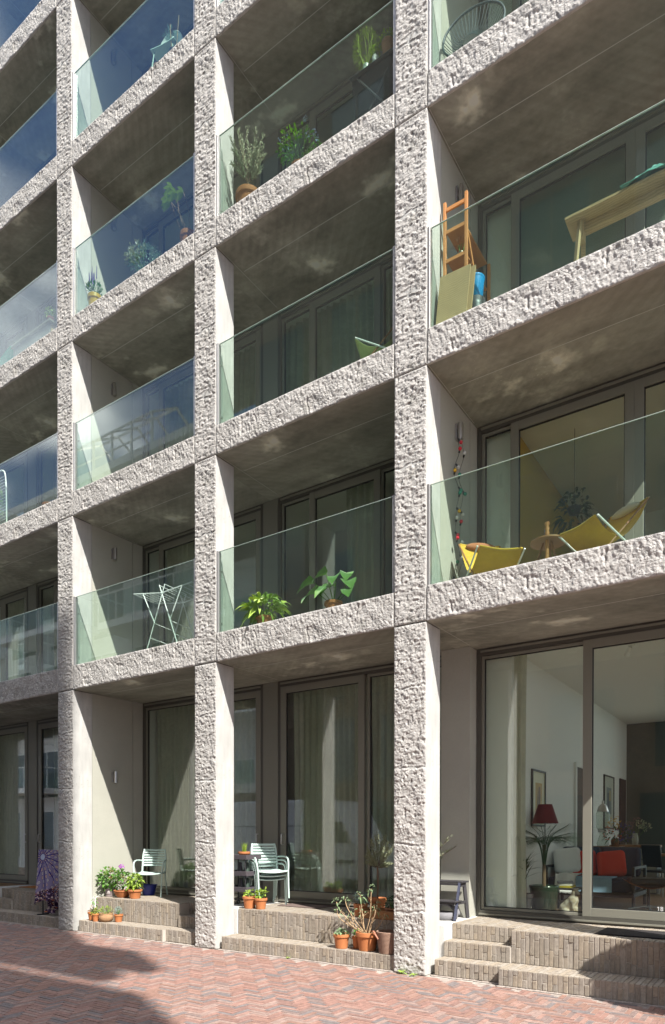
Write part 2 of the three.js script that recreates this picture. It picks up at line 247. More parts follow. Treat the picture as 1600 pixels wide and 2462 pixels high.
// windows: a row of leaves between two jambs
function windowRow(x0, x1, y0, y1, leaves, handles = []) {
  const w = sub(house, 'window'), fr = [], se = [], z = ZW, D = 0.07, f2 = [];
  fr.push(box(x0, x0 + 0.06, y0, y1, z - D, z + 0.02), box(x1 - 0.06, x1, y0, y1, z - D, z + 0.02), box(x0 + 0.06, x1 - 0.06, y1 - 0.10, y1 - 0.002, z - D, z + 0.02), box(x0 + 0.06, x1 - 0.06, y0, y0 + 0.09, z - D, z + 0.05));
  f2.push(box(x0 + 0.06, x1 - 0.06, y1 - 0.055, y1 - 0.03, z + 0.021, z + 0.045), box(x0 + 0.06, x1 - 0.06, y0 + 0.03, y0 + 0.05, z + 0.051, z + 0.085));
  for (const [a, b, kind] of leaves) { // kind 0: fixed (thin frame), 1: sliding or hinged leaf (wide frame set forward)
    const t = kind ? 0.11 : 0.04, zz = kind ? z + 0.012 : z - 0.02, ya = y0 + 0.092, yb = y1 - 0.102, d = 0.05;
    f2.push(rbox(a, a + t, ya, yb, zz - d, zz + 0.02, 0.005), rbox(b - t, b, ya, yb, zz - d, zz + 0.02, 0.005), rbox(a + t, b - t, yb - t, yb, zz - d, zz + 0.018, 0.005), rbox(a + t, b - t, ya, ya + t, zz - d, zz + 0.018, 0.005));
    se.push(box(a + t, a + t + 0.012, ya + t, yb - t, zz - 0.03, zz - 0.004), box(b - t - 0.012, b - t, ya + t, yb - t, zz - 0.03, zz - 0.004), box(a + t, b - t, yb - t - 0.012, yb - t, zz - 0.03, zz - 0.004), box(a + t, b - t, ya + t, ya + t + 0.012, zz - 0.03, zz - 0.004));
    part(w, 'pane', box(a + t, b - t, ya + t, yb - t, zz - 0.028, zz - 0.010), C.glass);
  }
  part(w, 'frame', fr, C.frame); part(w, 'leaf_frame', f2, C.frame2); part(w, 'seal', se, C.rubber);
  for (const hx of handles) part(w, 'handle', [tube([V(hx, y0 + 0.98, z + 0.03), V(hx, y0 + 0.985, z + 0.075), V(hx, y0 + 1.07, z + 0.082), V(hx, y0 + 1.155, z + 0.075), V(hx, y0 + 1.16, z + 0.03)], 0.009, 24, 6)], C.steel);
}
for (let k = 0; k < FLOORS; k++) for (const x of [-6.994, 0, -13.988]) {
  const y0 = k ? T(k) : TER, y1 = B(k + 1), e = x + 6.994 - CW, pl = x + 3.114, pr = x + 3.433;   // pier panel between the two windows
  part(house, 'window_pier', [rbox(pl, pr, y0, y1 - 0.003, ZW - 0.08, ZW + 0.035, 0.004)], C.frame2);
  if (k) { windowRow(x + 0.01, pl, y0, y1, [[x + 0.07, x + 0.55, 0], [x + 0.49, x + 2.06, 1], [x + 2.06, pl - 0.06, 1]], [pl - 0.115]); windowRow(pr, e, y0, y1, [[pr + 0.06, pr + 0.72, 0], [pr + 0.66, pr + 2.0, 1], [pr + 2.0, e - 0.06, 0]], [pr + 0.715]); }
  else { windowRow(x + 0.01, pl, y0, y1, [[x + 0.07, x + 1.52, 0], [x + 1.46, pl - 0.06, 1]], [pl - 0.115]); windowRow(pr, e, y0, y1, [[pr + 0.06, pr + 1.72, 1], [pr + 1.76, e - 0.06, 0]], [pr + 0.115]); }
}
// glass balustrades
for (let i = 0; i < XR.length - 1; i++) for (let k = 1; k < FLOORS; k++) {
  const xa = XR[i], xb = XR[i + 1] - CW, y0 = T(k) + 0.012, y1 = T(k) + 1.225, g = sub(house, 'balustrade');
  part(g, 'glass_panel', uvm(box(xa + 0.012, xb - 0.012, y0, y1, -0.062, -0.044), 1.3), C.rail);
  part(g, 'glass_edge', box(xa + 0.04, xb - 0.04, y1 + 0.0005, y1 + 0.0045, -0.062, -0.044), C.railEdge);
  part(g, 'end_channel', rbox(xa + 0.001, xa + 0.036, y0 - 0.01, y1 + 0.005, -0.09, -0.018, 0.004), C.alu);
  part(g, 'end_channel', rbox(xb - 0.036, xb - 0.001, y0 - 0.01, y1 + 0.005, -0.09, -0.018, 0.004), C.alu);
  for (const [sx, q] of [[xa, 1], [xb, -1]]) {
    part(g, 'bracket_plate', rbox(Math.min(sx + q * 0.002, sx + q * 0.012), Math.max(sx + q * 0.002, sx + q * 0.012), y0, y1 - 0.10, -0.15, -0.091, 0.003), C.plateM);
    for (const yy of [y0 + 0.16, y1 - 0.27]) part(g, 'bolt', new THREE.CylinderGeometry(0.012, 0.012, 0.012, 10).rotateZ(Math.PI / 2).translate(sx + q * 0.016, yy, -0.12), C.steel);
  }
}
// up-and-down wall lamps on the party walls
for (const x of [-6.994, 0]) for (let k = 0; k < FLOORS - 1; k++) {
  if (x === 0 && k === 0) continue;
  const l = sub(house, 'wall_lamp'), y = k ? T(k) + 2.27 : 2.82, z = -0.88;
  part(l, 'lamp_tube', [new THREE.CylinderGeometry(0.034, 0.034, 0.22, 20).translate(x + 0.065, y, z)], C.steel); part(l, 'wall_plate', [rbox(x - 0.001, x + 0.02, y - 0.10, y + 0.10, z - 0.04, z + 0.04, 0.004), rbox(x + 0.015, x + 0.045, y - 0.02, y + 0.02, z - 0.015, z + 0.015)], C.alu);
}

// ---------------------------------------------------------------- brick steps and terraces
const BR = rngOf(41);
const brickGeos = {};
function brickGeo(w, h, d, key) { const k = [Math.round(w * 500), Math.round(h * 250), Math.round(d * 500), key].join(); if (!brickGeos[k]) { const g = new RoundedBoxGeometry(w, h, d, 1, 0.0045); const q = uvm(g, 0.35), u = q.attributes.uv, ox = BR(), oy = BR(); for (let i = 0; i < u.count; i++) u.setXY(i, u.getX(i) + ox, u.getY(i) + oy); brickGeos[k] = q; } return brickGeos[k]; }
function flight(label, core, risers, treads) {
  const t = thing('brick_steps', label, 'steps', [0, 0, 0], 0, 'brick entrance steps along the facade');
  part(t, 'core', core.map((c) => box(...c)), C.mortar);
  const all = [];
  for (const [x0, x1, y0, y1, z] of risers) { // soldier bricks standing on end, in two uneven courses
    const n = Math.round((x1 - x0) / 0.0565), w = (x1 - x0) / n;
    for (let i = 0; i < n; i++) {
      const x = x0 + (i + 0.5) * w, H = y1 - y0; let cuts = [];
      if (H > 0.3) { const o = [0.21, 0.30, 0.11, 0.33, 0.19][(i * 3 + (i % 2)) % 5] + rr(-0.012, 0.012, BR); cuts = o > 0.28 && i % 2 ? [o, o - 0.2] : [o]; if (i % 4 === 3) cuts = [H - 0.055, H - 0.255]; } else if (i % 2) cuts = [rr(0.07, 0.13, BR)];
      cuts = cuts.filter((c) => c > 0.03 && c < H - 0.03).sort((a, b) => a - b);
      let p = 0; for (const c of [...cuts, H]) { const h = c - p - 0.008; all.push({ x, y: y0 + p + h / 2 + 0.004, z: z - 0.024 + rr(-0.0045, 0.0045, BR), w: w - rr(0.006, 0.0105, BR), h, d: 0.05, r: rr(-0.012, 0.012, BR) }); p = c; }
    }
  }
  all.sort((a, b) => b.w * b.h - a.w * a.h);
  all.forEach((b, i) => { if (i < 300) { const m = part(t, 'brick', brickGeo(b.w, b.h, b.d, i % 5), brickMats[(i * 7 + (i % 3)) % 5]); m.position.set(b.x, b.y, b.z); m.rotation.z = b.r; } });
  const rest = all.slice(300).map((b) => put(brickGeo(b.w, b.h, b.d, 0).clone(), b.x, b.y, b.z, 0, 0, b.r));
  const bins = [[], [], []]; bins[0].push(...rest);
  for (const [x0, x1, z0, z1, y] of treads) { const n = Math.round((x1 - x0) / 0.0565), w = (x1 - x0) / n, m = Math.max(1, Math.round((z1 - z0) / 0.21)), l = (z1 - z0) / m;
    for (let i = 0; i < n; i++) for (let j = 0; j < m; j++) { const o = i % 2 ? l / 2 : 0; const a = z0 + j * l + o, e = Math.min(z1, a + l); if (e - a > 0.03) bins[(i * 5 + j * 3 + ((i * j) % 2)) % 3].push(put(new THREE.BoxGeometry(w - 0.007, 0.03, e - a - 0.008), x0 + (i + 0.5) * w, y - 0.015 + rr(-0.002, 0.002, BR), (a + e) / 2)); if (j === 0 && o) bins[(i * 5) % 3].push(put(new THREE.BoxGeometry(w - 0.007, 0.03, o - 0.008), x0 + (i + 0.5) * w, y - 0.015, z0 + o / 2)); } }
  bins.forEach((b, i) => { if (b.length) part(t, 'tread_bricks', uvm(merge(b), 0.35), brickMats[[4, 2, 0][i]]).userData.kind = 'stuff'; });
}
const Y1 = 0.195, Y2 = 0.39;
function bay(label, xa, xb, r0, r1, zA, side) { // r0..r1: the part where the second riser is split into two lower steps
  const f = r0 > xa + 0.01 ? [[xa, r0, zA]] : [[r1, xb, zA]], zr = -0.115, zb = -0.42, zm = -0.385, zt = -0.64, [a, b] = f[0], ri = [], tr = [], co = [];
  co.push([a, b, 0, Y1 - 0.012, -1.6, zA - 0.007], [a, b, Y1 - 0.02, TER - 0.012, -1.6, zb - 0.007]);
  ri.push([a, b, 0.004, Y1, zA], [a, b, Y1, TER, zb]); tr.push([a, b, zb, zA, Y1], [a, b, -1.56, zb, TER]);
  if (r1 > r0) { co.push([r0, r1, 0, Y1 - 0.012, -1.6, zr - 0.007], [r0, r1, Y1 - 0.02, Y2 - 0.012, -1.6, zm - 0.007], [r0, r1, Y2 - 0.02, TER - 0.012, -1.6, zt - 0.007]);
    ri.push([r0, r1, 0.004, Y1, zr], [r0, r1, Y1, Y2, zm], [r0, r1, Y2, TER, zt]); tr.push([r0, r1, zm, zr, Y1], [r0, r1, zt, zm, Y2], [r0, r1, -1.56, zt, TER]); }
  flight(label, co, ri, tr);
}
bay('brick steps beside the tall living room window, with a black doormat on top', 0.07, 3.05, 0.07, 0.93, 0.003);
bay('brick steps holding the twiggy plant and the stacked mint chairs', -3.42, -0.445, -0.445, -0.445, -0.05);
bay('brick steps holding the single mint chair and a row of flower pots', -6.9, -3.945, -4.72, -3.945, -0.05);
bay('shaded brick steps behind the purple patterned cloth', -10.4, -7.45, -10.4, -9.62, -0.05);
// plinths behind the columns carry the terrace through
for (const x of XR) part(house, 'plinth', uvm(rbox(x - CW - 0.004, x + 0.066, 0, TER - 0.004, ZW, -CD - 0.003, 0.01), 1.3), C.plinth);

// ---------------------------------------------------------------- street
struct('street', uvm(new THREE.PlaneGeometry(160, 160).rotateX(-Math.PI / 2).translate(-10, -0.012, 30), 2.2), mat('far_paving', 0.42, 0.26, 0.205, 0.95, { map: tPaver }));
struct('building_plot', box(-80, 80, -0.4, -0.006, -80, -0.02), C.mortar);
{
  const st = new THREE.Group(); st.name = 'pavement'; st.userData.kind = 'structure'; scene.add(st);
  part(st, 'joint_bed', uvm(new THREE.PlaneGeometry(18, 8).rotateX(-Math.PI / 2).translate(-6, -0.0045, 4), 0.8), C.sand);
  part(st, 'mortar_fillet', (() => { const g = []; for (const [a, b, z] of [[-10.4, -7.45, -0.03], [-6.97, -3.95, -0.03], [-3.46, -0.45, -0.03], [0.05, 0.93, -0.09], [0.93, 3, 0.025]]) { const n = Math.round((b - a) / 0.08); for (let i = 0; i < n; i++) { const x = a + (b - a) * (i + 0.5) / n, w = rr(0.04, 0.075, BR); g.push(put(new THREE.SphereGeometry(1, 6, 4).scale(0.07, rr(0.003, 0.008, BR), w * 0.7), x, 0.0, z + rr(-0.01, 0.012, BR))); } } return g; })(), C.sand).userData.kind = 'stuff';
  const Wd = 0.0545, n = 4, L = Wd * n, P = rngOf(99), list = []; camera.updateMatrixWorld(); camera.updateProjectionMatrix();
  const q = V(), vis = (x, z) => { q.set(x, 0, z).project(camera); return q.z < 1 && Math.abs(q.x) < 1.12 && q.y > -1.25; };
  const gapZ = (x) => (x > 0.9 ? 0.03 : 0.012);
  for (let j = -40; j < 130; j++) for (let k = -60; k < 60; k++) for (const v of [0, 1]) {
    const x = -7 + (v ? j * Wd + L + Wd / 2 : j * Wd + L / 2) + k * 2 * L, z = (v ? (j - (n - 1) / 2 + 0.5) * Wd : (j + 0.5) * Wd) + 0.03;
    const hz = v ? L / 2 : Wd / 2; if (z - hz < gapZ(x) || z > 4.6 || x < -14 || x > 3.6 || !vis(x, z)) continue;
    const d = Math.hypot(x - 3.7557, z - 7.5449); list.push({ x, z, v, d, s: P(), t: P() });
  }
  list.sort((a, b) => a.d - b.d);
  const geo = [0, 1, 2, 3].map((i) => { const g = uvm(new RoundedBoxGeometry(L - 0.007, 0.03, Wd - 0.007, 1, 0.004), 0.4), u = g.attributes.uv; for (let j = 0; j < u.count; j++) u.setXY(j, u.getX(j) + i * 0.27, u.getY(j) + i * 0.41); return g; });
  const bins = paverMats.map(() => []);
  const tone = (b) => { const z = fbm(b.x * 0.7, b.z * 0.7, 3, 3) * 0.9 + b.s; return Math.max(0, Math.min(6, Math.floor(z * 7))); };
  list.forEach((b, i) => {
    const y = -0.0145 + (b.t - 0.5) * 0.004, tilt = (b.t * 7 % 1 - 0.5) * 0.018, ry = (b.v ? Math.PI / 2 : 0) + (b.s * 13 % 1 - 0.5) * 0.03;
    if (i < 300) { const m = part(st, 'brick', geo[i % 4], paverMats[tone(b)]); m.position.set(b.x, y, b.z); m.rotation.set(tilt, ry, 0, 'YXZ'); }
    else bins[tone(b)].push(put(new THREE.BoxGeometry(L - 0.007, 0.03, Wd - 0.007), b.x, y, b.z, tilt, ry, 0));
  });
  bins.forEach((g, i) => { if (g.length) part(st, 'far_bricks', uvm(merge(g), 0.4), paverMats[i]).userData.kind = 'stuff'; });
}

// ---------------------------------------------------------------- across the street: what the glass mirrors and what shades the left end
{
  const ZF = 10.5, pale = mat('pale_render', 0.66, 0.655, 0.64, 0.85), edge = mat('white_slab_edge', 0.82, 0.82, 0.80, 0.8), brown = mat('brown_brick', 0.26, 0.185, 0.135, 0.9, { map: tBrick }), pane = mat('far_window_glass', 0.05, 0.065, 0.07, 0.05), railg = mat('far_rail_glass', 0.75, 0.85, 0.82, 0.02, { transmission: 1, thickness: 0, ior: 1.5 });
  const t = thing('facing_building', 'pale apartment building with white balconies, mirrored in the balcony glass', 'building');
  part(t, 'wall', uvm(box(-34, -13.5, 0, 16.4, ZF, ZF + 7), 2), pale); part(t, 'wall', uvm(box(-13.48, 2.4, 0, 27.5, ZF, ZF + 7), 2), brown); part(t, 'roof', box(-34.2, -13.5, 16.402, 16.7, ZF - 0.35, ZF + 7), edge); part(t, 'roof', box(-13.49, 2.5, 27.502, 27.8, ZF - 0.25, ZF + 7), edge);
  for (let f = 0; f < 8; f++) for (let i = 0; i < 12; i++) { const x = -33 + i * 3 + (f % 2) * 0.4; if (x < -13.5 && f > 4) continue; if (x > -15.6 && x < -13.4) continue; const y = 0.6 + f * 3.1, w = part(t, 'window', box(x, x + 1.9, y, y + 2.35, ZF - 0.03, ZF + 0.02), pane); part(w, 'frame', [box(x - 0.06, x, y, y + 2.4, ZF - 0.05, ZF), box(x + 1.9, x + 1.96, y, y + 2.4, ZF - 0.05, ZF), box(x + 0.92, x + 0.98, y, y + 2.35, ZF - 0.05, ZF - 0.031), box(x, x + 1.9, y + 2.351, y + 2.42, ZF - 0.05, ZF)], x > -13.5 ? brown : edge); }
  for (let f = 1; f < 5; f++) for (const [a, b] of [[-32.5, -27.4], [-25.4, -20.2], [-18.4, -13.2]]) {
    const y = 0.25 + f * 3.1 + (a > -20 ? 0.0 : 0.5), g = sub(t, 'balcony'); part(g, 'slab', box(a, b, y, y + 0.26, ZF - 1.5, ZF), edge);
    part(g, 'rail', [box(a, b, y + 1.27, y + 1.32, ZF - 1.5, ZF - 1.45), ...[0, 1, 2, 3, 4, 5].map((i) => box(a + (b - a - 0.05) * i / 5, a + (b - a - 0.05) * i / 5 + 0.05, y + 0.26, y + 1.27, ZF - 1.49, ZF - 1.46)), box(a, a + 0.04, y + 1.27, y + 1.32, ZF - 1.45, ZF), box(b - 0.04, b, y + 1.27, y + 1.32, ZF - 1.45, ZF)], C.white); part(g, 'rail_glass', box(a + 0.06, b - 0.06, y + 0.36, y + 1.25, ZF - 1.48, ZF - 1.47), railg);
  }
  const gh = thing('rooftop_greenhouse', 'white framed gabled glasshouse on the facing roof, mirrored in the balcony glass', 'greenhouse', [-19.5, 16.7, ZF]);
  const gf = []; for (let i = 0; i <= 4; i++) { const x = -2.4 + i * 1.2; for (const z of [0.05, 2.6]) gf.push(bar(V(x, 0, z), V(x, 1.5, z), 0.07)); gf.push(bar(V(x, 1.5, 0.05), V(x, 2.3, 1.32), 0.07), bar(V(x, 2.3, 1.32), V(x, 1.5, 2.6), 0.07)); } gf.push(bar(V(-2.4, 1.5, 0.05), V(2.4, 1.5, 0.05), 0.07), bar(V(-2.4, 2.3, 1.32), V(2.4, 2.3, 1.32), 0.07), bar(V(-2.4, 1.5, 2.6), V(2.4, 1.5, 2.6), 0.07), bar(V(-2.4, 0.75, 0.05), V(2.4, 0.75, 0.05), 0.05)); part(gh, 'frame', gf, C.white);
  const tw = thing('facing_tower', 'tall pale block across the street whose corner balconies shade the left of the street', 'building');
  const E = -7.0 + 1.9 * ZF; // its right-hand edge
  part(tw, 'wall', uvm(box(6.4, E - 5.2, 0, 30.6, ZF, ZF + 6), 2), pale); part(tw, 'low_wing', uvm(box(2.6, 6.39, 0, 9.4, ZF, ZF + 6), 2), pale);
  let y = 0; const gaps = [[16.45, 16.8, 3.4], [18.7, 19.75, 5.19]]; // open slots between the corner balconies
  for (const [a, b, w] of gaps) { part(tw, 'corner_balcony', box(E - 5.19, E, y, a, ZF, ZF + 0.35), edge); if (w < 5) part(tw, 'corner_balcony', box(E - 5.19 + w, E - 0.02, a + 0.001, b - 0.001, ZF + 0.05, ZF + 0.3), edge); y = b; }
  part(tw, 'corner_balcony', box(E - 5.19, E, y, 30.6, ZF, ZF + 0.35), edge); part(tw, 'corner_balcony', box(E + 0.002, E + 1.2, 21.2, 22.9, ZF, ZF + 0.35), edge);
}

// ---------------------------------------------------------------- plants and pots
const PR = rngOf(2024);
class Leaves { // many small folded leaves in one mesh
  constructor() { this.p = []; this.i = []; }
  add(at, dir, l, w, droop = 0.3, roll = 0, shape = 0) {
    const d = dir.clone().normalize(), s = V().crossVectors(d, Math.abs(d.y) > 0.95 ? V(1, 0, 0) : V(0, 1, 0)).normalize(); if (roll) s.applyAxisAngle(d, roll); const n = V().crossVectors(s, d);
    const b = this.p.length / 3, prof = shape === 1 ? [[0, 0.35], [0.35, 1], [0.75, 0.8], [1, 0.05]] : shape === 2 ? [[0, 0.1], [0.2, 0.5], [0.6, 0.45], [1, 0.04]] : [[0, 0.15], [0.3, 0.95], [0.65, 0.75], [1, 0.02]];
    for (const [t, k] of prof) { const c = at.clone().addScaledVector(d, l * t); c.y -= droop * l * t * t; const h = w * 0.5 * k; for (const q of [-1, 0, 1]) { const v = c.clone().addScaledVector(s, q * h).addScaledVector(n, q ? h * 0.35 : 0); this.p.push(v.x, v.y, v.z); } }
    for (let r = 0; r < 3; r++) for (let q = 0; q < 2; q++) { const a = b + r * 3 + q; this.i.push(a, a + 1, a + 4, a, a + 4, a + 3); }
  }
  bush(n, c, rad, l, w, o = {}) { // leaves filling an ellipsoid, pointing outwards and up
    for (let k = 0; k < n; k++) { const u = V(PR() * 2 - 1, PR() * 2 - 1, PR() * 2 - 1); if (u.lengthSq() > 1) { k--; continue; } const e = Math.pow(u.length(), o.shell ?? 0.6), q = u.normalize(); const at = V(c.x + q.x * rad.x * e, c.y + q.y * rad.y * e, c.z + q.z * rad.z * e), d = V(q.x + rr(-0.7, 0.7, PR), q.y + (o.up ?? 0.5) + rr(-0.6, 0.6, PR), q.z + rr(-0.7, 0.7, PR)); this.add(at, d, l * rr(0.7, 1.25, PR), w * rr(0.75, 1.2, PR), o.droop ?? 0.3, rr(-0.9, 0.9, PR), o.shape ?? 0); } return this;
  }
  build() { const g = new THREE.BufferGeometry(); g.setAttribute('position', new THREE.Float32BufferAttribute(this.p, 3)); g.setAttribute('uv', new THREE.Float32BufferAttribute(new Float32Array(this.p.length / 3 * 2), 2)); g.setIndex(this.i); g.computeVertexNormals(); return g; }
}
function potPart(t, r, h, o = {}) { // clay pot on the thing's base with rim and soil; r is the rim radius
  const b = r * (o.taper ?? 0.7), rim = o.rim ?? 0.22, k = 0.93, y = o.y ?? 0, p = part(t, 'pot', lathe(o.prof ? o.prof(r, h) : [[0.001, 0], [b * 0.97, 0], [b, 0.006], [mix(b, r * k, 1 - rim) * 0.995, h * (1 - rim) - 0.004], [r * 0.985, h * (1 - rim)], [r, h * (1 - rim) + 0.006], [r, h - 0.004], [r * 0.985, h], [r * 0.9, h], [r * 0.87, h - 0.02], [r * 0.84, h * 0.82]]).translate(o.x ?? 0, y, o.z ?? 0), o.mat ?? C.terra, o.label);
  part(t, 'soil', new THREE.CylinderGeometry(r * 0.86, r * 0.8, 0.02, 20).translate(o.x ?? 0, y + h * 0.84, o.z ?? 0), C.soil); return p;
}
const bowl = (r, h) => [[0.001, 0], [r * 0.55, 0], [r * 0.58, 0.01], [r * 0.82, h * 0.45], [r * 0.93, h * 0.82], [r, h * 0.86], [r, h], [r * 0.93, h], [r * 0.9, h * 0.85]];
const round = (r, h) => [[0.001, 0], [r * 0.55, 0], [r * 0.8, h * 0.12], [r * 1.02, h * 0.4], [r * 1.0, h * 0.68], [r * 0.9, h * 0.86], [r * 0.95, h * 0.9], [r * 0.97, h], [r * 0.88, h], [r * 0.84, h * 0.86]];
function stems(pairs, r, m, t) { return part(t, 'stems', pairs.map(([a, b, k]) => tube([a, a.clone().lerp(b, 0.5).add(V(rr(-1, 1, PR), 0, rr(-1, 1, PR)).multiplyScalar(a.distanceTo(b) * 0.1)), b], r * (k ?? 1), 6, 5)), m); }
const fan = (n, y0, y1, r) => Array.from({ length: n }, (_, i) => { const a = i / n * 6.283 + rr(-0.3, 0.3, PR), q = r * rr(0.5, 1, PR); return [V(0, y0, 0), V(Math.cos(a) * q, rr(mix(y0, y1, 0.6), y1, PR), Math.sin(a) * q)]; });
function potPlant(name, label, pos, pr, ph, o, group) { // o: { crown: [cy, rx, ry], n, l, w, m, stem, po, up, droop, shape, accents }
  const t = thing(name, label, o.category ?? 'potted plant', pos, o.turn ?? 0, group); potPart(t, pr, ph, o.po);
  const [cy, rx, ry] = o.crown, sp = fan(o.stems ?? 7, ph * 0.8, cy + ry * 0.5, rx * 0.8); stems(sp, o.sr ?? 0.004, o.stem ?? C.leaf, t);
  const L = new Leaves().bush(o.n, V(o.cx ?? 0, cy, o.cz ?? 0), V(rx, ry, rx), o.l, o.w, o); for (const [, e] of sp) L.bush(Math.ceil(o.n / 40), e, V(0.04, 0.05, 0.04), o.l, o.w, o);
  part(t, 'foliage', L.build(), o.m ?? C.leaf); if (o.extra) o.extra(t); return t;
}
function stalks(t, name, n, y0, y1, r, m, sr = 0.003) { return part(t, name, Array.from({ length: n }, () => { const a = PR() * 6.283, q = r * Math.sqrt(PR()), e = rr(0.7, 1, PR); return rod(V(Math.cos(a) * q * 0.5, y0, Math.sin(a) * q * 0.5), V(Math.cos(a) * q, mix(y0, y1, e), Math.sin(a) * q), sr, sr * 0.3, 4); }), m); }
function oliveTree(label, pos, ph, pr, trunk, cy, rx, ry, n, o = {}) {
  const t = thing('olive_tree', label, 'potted tree', pos); if (!o.noPot) potPart(t, pr, ph, o.po); part(t, 'trunk', tube([V(0, ph * 0.7, 0), V(0.012, mix(ph, trunk, 0.5), 0.01), V(0, trunk, 0)], 0.013, 12, 7), C.bark);
  const br = []; for (let i = 0; i < 26; i++) { const a = PR() * 6.283, y = cy + rr(-0.8, 1.05, PR) * ry, q = rx * Math.sqrt(Math.max(0.05, 1 - ((y - cy) / ry / 1.1) ** 2)) * rr(0.6, 1.08, PR); br.push([V(0, trunk, 0), V(Math.cos(a) * q, y, Math.sin(a) * q)]); }
  part(t, 'branches', br.map(([a, b]) => tube([a, a.clone().lerp(b, 0.5).add(V(0, -0.02, 0)), b], 0.003, 6, 4)), C.bark);
  const L = new Leaves(); for (const [a, b] of br) for (let i = 0; i < n / 26; i++) { const k = rr(0.25, 1.05, PR), p = a.clone().lerp(b, k).add(V(rr(-1, 1, PR), rr(-1, 1, PR), rr(-1, 1, PR)).multiplyScalar(0.02)), d = b.clone().sub(a).normalize().add(V(rr(-0.8, 0.8, PR), rr(-0.2, 0.9, PR), rr(-0.8, 0.8, PR))); L.add(p, d, rr(0.04, 0.065, PR), rr(0.009, 0.014, PR), 0.1, rr(-1, 1, PR)); }
  part(t, 'foliage', L.build(), C.olive); return t;
}
const G1 = 'potted plants on the brick steps', G2 = 'potted plants on the balconies';
// -- brick steps below the single mint chair
potPlant('grey_plastic_pot_plant', 'lantana with orange heads in a printed grey pot beside the terracotta bowl', [-6.78, TER, -0.62], 0.085, 0.15, { crown: [0.34, 0.19, 0.20], n: 190, l: 0.075, w: 0.05, m: C.leaf, droop: 0.4, po: { mat: mat('grey_plastic', 0.23, 0.19, 0.185, 0.6), taper: 0.74, rim: 0.08 }, extra: (t) => {
  part(t, 'orange_flowers', (() => { const L = new Leaves(); for (const c of [[0.05, 0.43, 0.12], [-0.05, 0.47, 0.05], [0.12, 0.46, 0.05], [0.16, 0.36, 0.1], [0.02, 0.52, 0.0]]) L.bush(26, V(...c), V(0.03, 0.022, 0.03), 0.022, 0.012); return L.build(); })(), C.leafDry);
  const c = document.createElement('canvas'); c.width = 128; c.height = 64; const x = c.getContext('2d'); x.fillStyle = '#8a7f7d'; x.fillRect(0, 0, 128, 64); x.fillStyle = '#f4f1ee'; x.font = 'bold 22px sans-serif'; x.textAlign = 'center'; x.fillRect(30, 14, 68, 6); x.fillText('Lantana', 64, 52); const tx = new THREE.CanvasTexture(c); tx.colorSpace = THREE.SRGBColorSpace;
  const g = new THREE.CylinderGeometry(0.083, 0.0795, 0.055, 16, 1, true, -0.65, 1.3); part(t, 'printed_label', g.translate(0, 0.085, 0).rotateY(0.55), new THREE.MeshStandardMaterial({ map: tx, roughness: 0.6, side: THREE.DoubleSide })); } }, G1);
potPlant('bowl_plant', 'lantana with one purple flower in the wide terracotta bowl', [-6.43, TER, -0.64], 0.165, 0.135, { crown: [0.34, 0.17, 0.19], n: 110, l: 0.07, w: 0.045, stem: C.bark, po: { prof: bowl }, extra: (t) => { part(t, 'purple_flower', new Leaves().bush(60, V(0.03, 0.575, 0.05), V(0.035, 0.03, 0.035), 0.03, 0.016).build(), mat('purple_petal', 0.42, 0.07, 0.50, 0.8)); part(t, 'flower_stem', rod(V(0, 0.25, 0), V(0.03, 0.56, 0.05), 0.003), C.leaf); part(t, 'orange_flowers', (() => { const L = new Leaves(); for (const c of [[0.10, 0.40, 0.09], [-0.1, 0.46, 0.05], [0.14, 0.33, 0.04]]) L.bush(26, V(...c), V(0.035, 0.024, 0.035), 0.022, 0.012); return L.build(); })(), C.leafDry); } }, G1);
potPlant('basil_pot', 'leafy basil in a terracotta pot at the right of the flower row', [-6.07, TER, -0.62], 0.13, 0.165, { crown: [0.31, 0.12, 0.13], n: 170, l: 0.08, w: 0.05, m: C.leafY, droop: 0.6, po: { taper: 0.68 } }, G1);
{ const t = thing('blue_pot', 'empty cobalt blue plastic pot beside the mint chair leg', 'pot', [-6.40, TER, -1.22]); part(t, 'pot', lathe([[0.001, 0.003], [0.105, 0], [0.145, 0.185], [0.155, 0.19], [0.155, 0.205], [0.14, 0.205], [0.1, 0.02], [0.001, 0.02]]), mat('cobalt_plastic', 0.02, 0.03, 0.22, 0.45)); part(t, 'soil', new THREE.CylinderGeometry(0.12, 0.12, 0.01, 18).translate(0, 0.10, 0), C.soil); }
potPlant('small_terracotta_plant', 'small terracotta pot half hidden at the far left of the low step', [-6.72, Y1, -0.20], 0.08, 0.15, { crown: [0.19, 0.05, 0.04], n: 16, l: 0.05, w: 0.03, m: C.leafDry }, G1);
potPlant('succulent_pot', 'small terracotta pot of yellowish succulents beside the round clay pot', [-6.52, Y1, -0.13], 0.075, 0.14, { crown: [0.17, 0.06, 0.045], n: 70, l: 0.05, w: 0.016, m: C.leafY, extra: (t) => { part(t, 'tall_stem', tube([V(-0.02, 0.1, 0), V(-0.05, 0.3, 0.02), V(-0.02, 0.42, 0.0)], 0.003, 8, 4), C.twig); part(t, 'hanging_leaves', new Leaves().bush(16, V(-0.0, 0.36, 0.02), V(0.03, 0.1, 0.03), 0.06, 0.03, { droop: 0.8 }).build(), C.leaf); } }, G1);
potPlant('round_clay_pot', 'round speckled clay pot with spiky plants on the low step', [-6.33, Y1, -0.20], 0.125, 0.15, { crown: [0.19, 0.10, 0.06], n: 120, l: 0.075, w: 0.007, up: 1.2, m: C.leafY, po: { prof: round, mat: mat('speckled_clay', 0.52, 0.30, 0.15, 0.9, { map: tBrick }) } }, G1);
